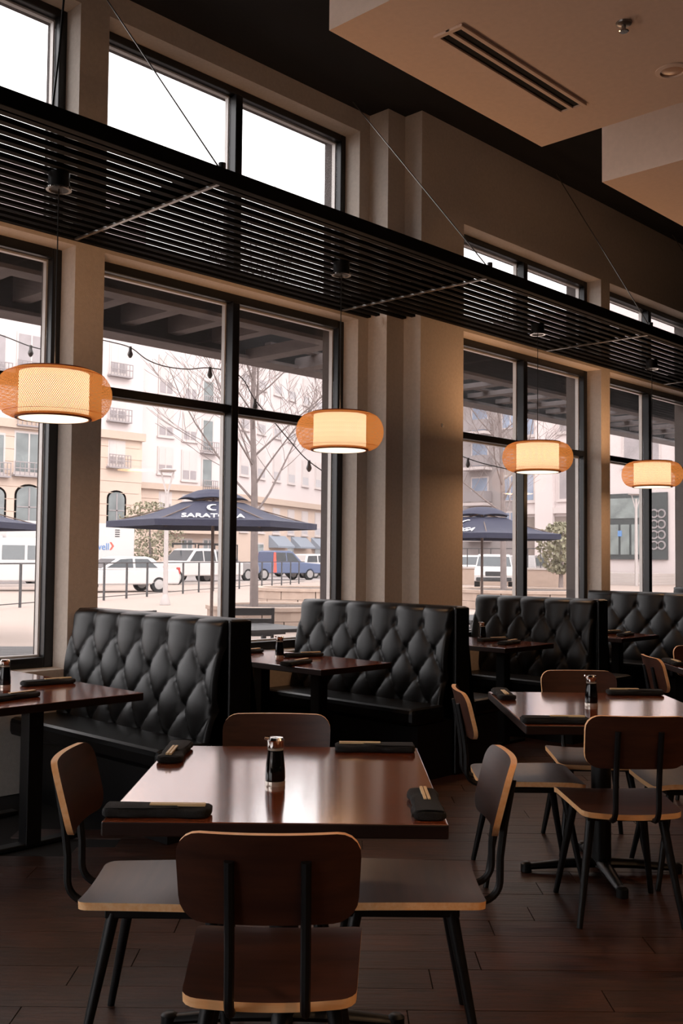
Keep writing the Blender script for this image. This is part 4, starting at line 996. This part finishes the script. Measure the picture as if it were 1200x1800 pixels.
for r_ in ((357, 374, 673, 710), (356, 373, 741, 790), (355, 371, 809, 858)):
    u0, u1, z0, z1 = rpx(62, *r_); fwindow(bB, FB, u0, u1, z0, z1, 'dglass', sill=False, rail=True, split=False, blind=False)
for r_ in ((319, 336, 950, 968), (357, 372, 950, 966)):
    u0, u1, z0, z1 = rpx(62, *r_); fwindow(bB, FB, u0, u1, z0, z1, 'dglass', blind=False)
fbox(bB, 'porch_canopy', 'tantrim', FB, XB0+3, XB1, at(340, 934, Y=62).z-.2, at(340, 934, Y=62).z+.15, 0, 1.2)
# --- receding block right of the mullion
O_ = Vector((XB1, 62.0, 0)); az = R(22); AL = Vector((math.cos(az), math.sin(az), 0)); FC = (O_, AL, Vector((math.sin(az), -math.cos(az), 0)))
bC = thing('apartment_building', 'long pale apartment block receding behind the bare tree', 'building', (O_.x+10, O_.y+8, 0))
fbox(bC, 'upper_wall', 'stucco', FC, 0, 60, 6.2, 20.5, -.9, 0); fbox(bC, 'stone_base', 'tan', FC, 0, 60, 0, 6.2, -.9, .03); fbox(bC, 'cornice', 'tantrim', FC, 0, 60, 6.0, 6.5, 0, .4); fbox(bC, 'roof_cornice', 'trimw', FC, -.5, 60, 19.6, 20.5, 0, .7)
for i in range(11):
    u = 2.2 + i*3.1
    for z in (8.2, 12.0, 15.8): fwindow(bC, FC, u, u+1.3, z, z+2.2, 'fglass', split=False)
    fwindow(bC, FC, u, u+1.2, 3.6, 5.6, 'fglass', split=False)
    if i % 2: fwindow(bC, FC, u, u+1.2, .6, 2.5, 'dglass', split=False, blind=False)
for i in range(3):
    u = 7.6 + i*4.6; o_, al, ou = FC; p = o_ + al*u
    MB().prism([(0, 0), (1.0, -.95), (1.0, -1.1), (0, -1.1)], 0, 3.4, f=lambda a, b, c: (c, -a, b)).build('awning', M['awn'], bC, loc=(p.x-bC.location.x, p.y-bC.location.y, 3.35), rotz=az)
# --- balcony tower, facade facing -x at x=72
def fr_x(Xv): return (Vector((Xv, 0, 0)), Vector((0, 1, 0)), Vector((-1, 0, 0)))
FD = fr_x(72.0); bD = thing('apartment_tower', 'grey balcony apartment tower beyond the third window', 'building', (76, 52, 0))
fbox(bD, 'wall', 'grey', FD, 47.4, 60, 0, 22, -8, 0)
for k in range(6):
    z = 3.2 + k*3.1
    for j, u in enumerate((48.2, 51.4, 54.6, 57.6)):
        if j % 2: 
            b = fbox(bD, 'balcony', 'trimw', FD, u-.5, u+2.0, z-.25, z, 0, 1.3); sub(b, 'rail_panel', 'rail', FD, u-.5, u+2.0, z+.1, z+1.0, 1.22, 1.27, bD)
            sub(b, 'rail_panel', 'rail', FD, u-.5, u-.46, z+.1, z+1.0, .05, 1.22, bD)
        fwindow(bD, FD, u, u+1.6, z+.2, z+2.2, 'bglass' if j != 2 else 'dglass', sill=False, split=(j % 2 == 0), blind=False)
# --- pale block with entrance, facade facing -x at x=60
FE = fr_x(60.0); bE = thing('office_building', 'pale building with dark entrance doors beyond the fourth window', 'building', (64, 30, 0))
fbox(bE, 'wall', 'stucco', FE, 12, 40.3, 0, 18.5, -6, 0)
yz = lambda px, py: (at(px, py, X=60).y, at(px, py, X=60).z)
fbox(bE, 'brick_base', 'brown', FE, 34.0, 40.3, 0, 4.4, 0, .05)
fbox(bE, 'column', 'stucco', FE, 37.2, 38.6, 0, 18.5, .0, .35)
fbox(bE, 'string_course', 'trimw', FE, 33.6, 40.3, 4.6, 5.0, 0, .3); fbox(bE, 'string_course', 'trimw', FE, 33.6, 40.3, 9.0, 9.4, 0, .3)
for z0, z1 in ((5.6, 8.4), (10.2, 13.2), (14.6, 17.4)):
    fwindow(bE, FE, 34.4, 36.8, z0, z1, 'fglass', blind=False); fwindow(bE, FE, 38.9, 40.0, z0, z1, 'bglass', blind=False, split=False)
for z0, z1 in ((7.6, 10.2), (11.6, 14.2)):
    for u in (22.0, 26.0, 29.6): fwindow(bE, FE, u, u+2.4, z0, z1, 'fglass', blind=False)
eu0, eu1 = yz(1190, 900)[0]+.6, yz(1073, 900)[0]+.2
ez0, ez1 = yz(1100, 975)[1], yz(1100, 868)[1]
M['door'] = mat('dark_bronze_entrance', '#3b3f3f', .5, var=.15); M['doorg'] = mat('entrance_glass', '#6d7371', .15, var=.3, vscale=1)
en = fbox(bE, 'entrance_surround', 'door', FE, eu0, eu1, ez0-.3, ez1, .02, .2)
mid = yz(1135, 900)[0]; w1 = eu1-mid
sub(en, 'entrance_transom', 'doorg', FE, mid+.2, eu1-.2, ez1-1.6, ez1-.3, .2, .24, bE)
for k in range(3):
    u = mid+.2 + k*(w1-.4)/3; sub(en, 'door_leaf', 'doorg', FE, u+.08, u+(w1-.4)/3-.08, ez0, ez1-2.0, .2, .26, bE)
sub(en, 'notice', 'bluetxt', FE, yz(1096, 930)[0], yz(1089, 930)[0], yz(1092, 943)[1], yz(1092, 933)[1], .26, .28, bE)
for i in range(2):                                           # ring-patterned screen
    for j in range(4):
        cy_, cz_ = yz(1152+i*13, 903+j*18.5); 
        o = MB().lathe([(.20, -.03), (.29, -.03), (.29, .03), (.20, .03)], 20, closed=True).build('screen_ring', M['rail'], en)
        o.rotation_euler.y = math.pi/2; o.location = Vector((59.78, cy_, cz_)) - bE.location - en.location
for k in range(4): tag(box('stone_step', M['kerb'], 54.2+k*.45, 59.4, eu0-1, eu1+1, k*.17, (k+1)*.17-.004), ['lowest', 'second', 'third', 'topmost'][k] + ' pale stone step before the dark entrance doors', 'step', 'entrance steps')
hb = thing('garden_wall', 'low tan garden wall with railing right of the parked cars', 'wall', (46, 33, 0))
MB().box(-.2, .2, -6, 4.5, 0, .9).build('wall_body', M['stone'], hb); MB().box(-.25, .25, -6.05, 4.55, .9, 1.0).build('coping', M['kerb'], hb)
for k in range(14): MB().box(-.02, .02, -6+k*.8-.02, -6+k*.8+.02, 1.0, 2.0).build('rail_post', M['railing'], hb)
MB().box(-.025, .025, -6, 4.45, 2.0, 2.05).build('rail_top', M['railing'], hb)
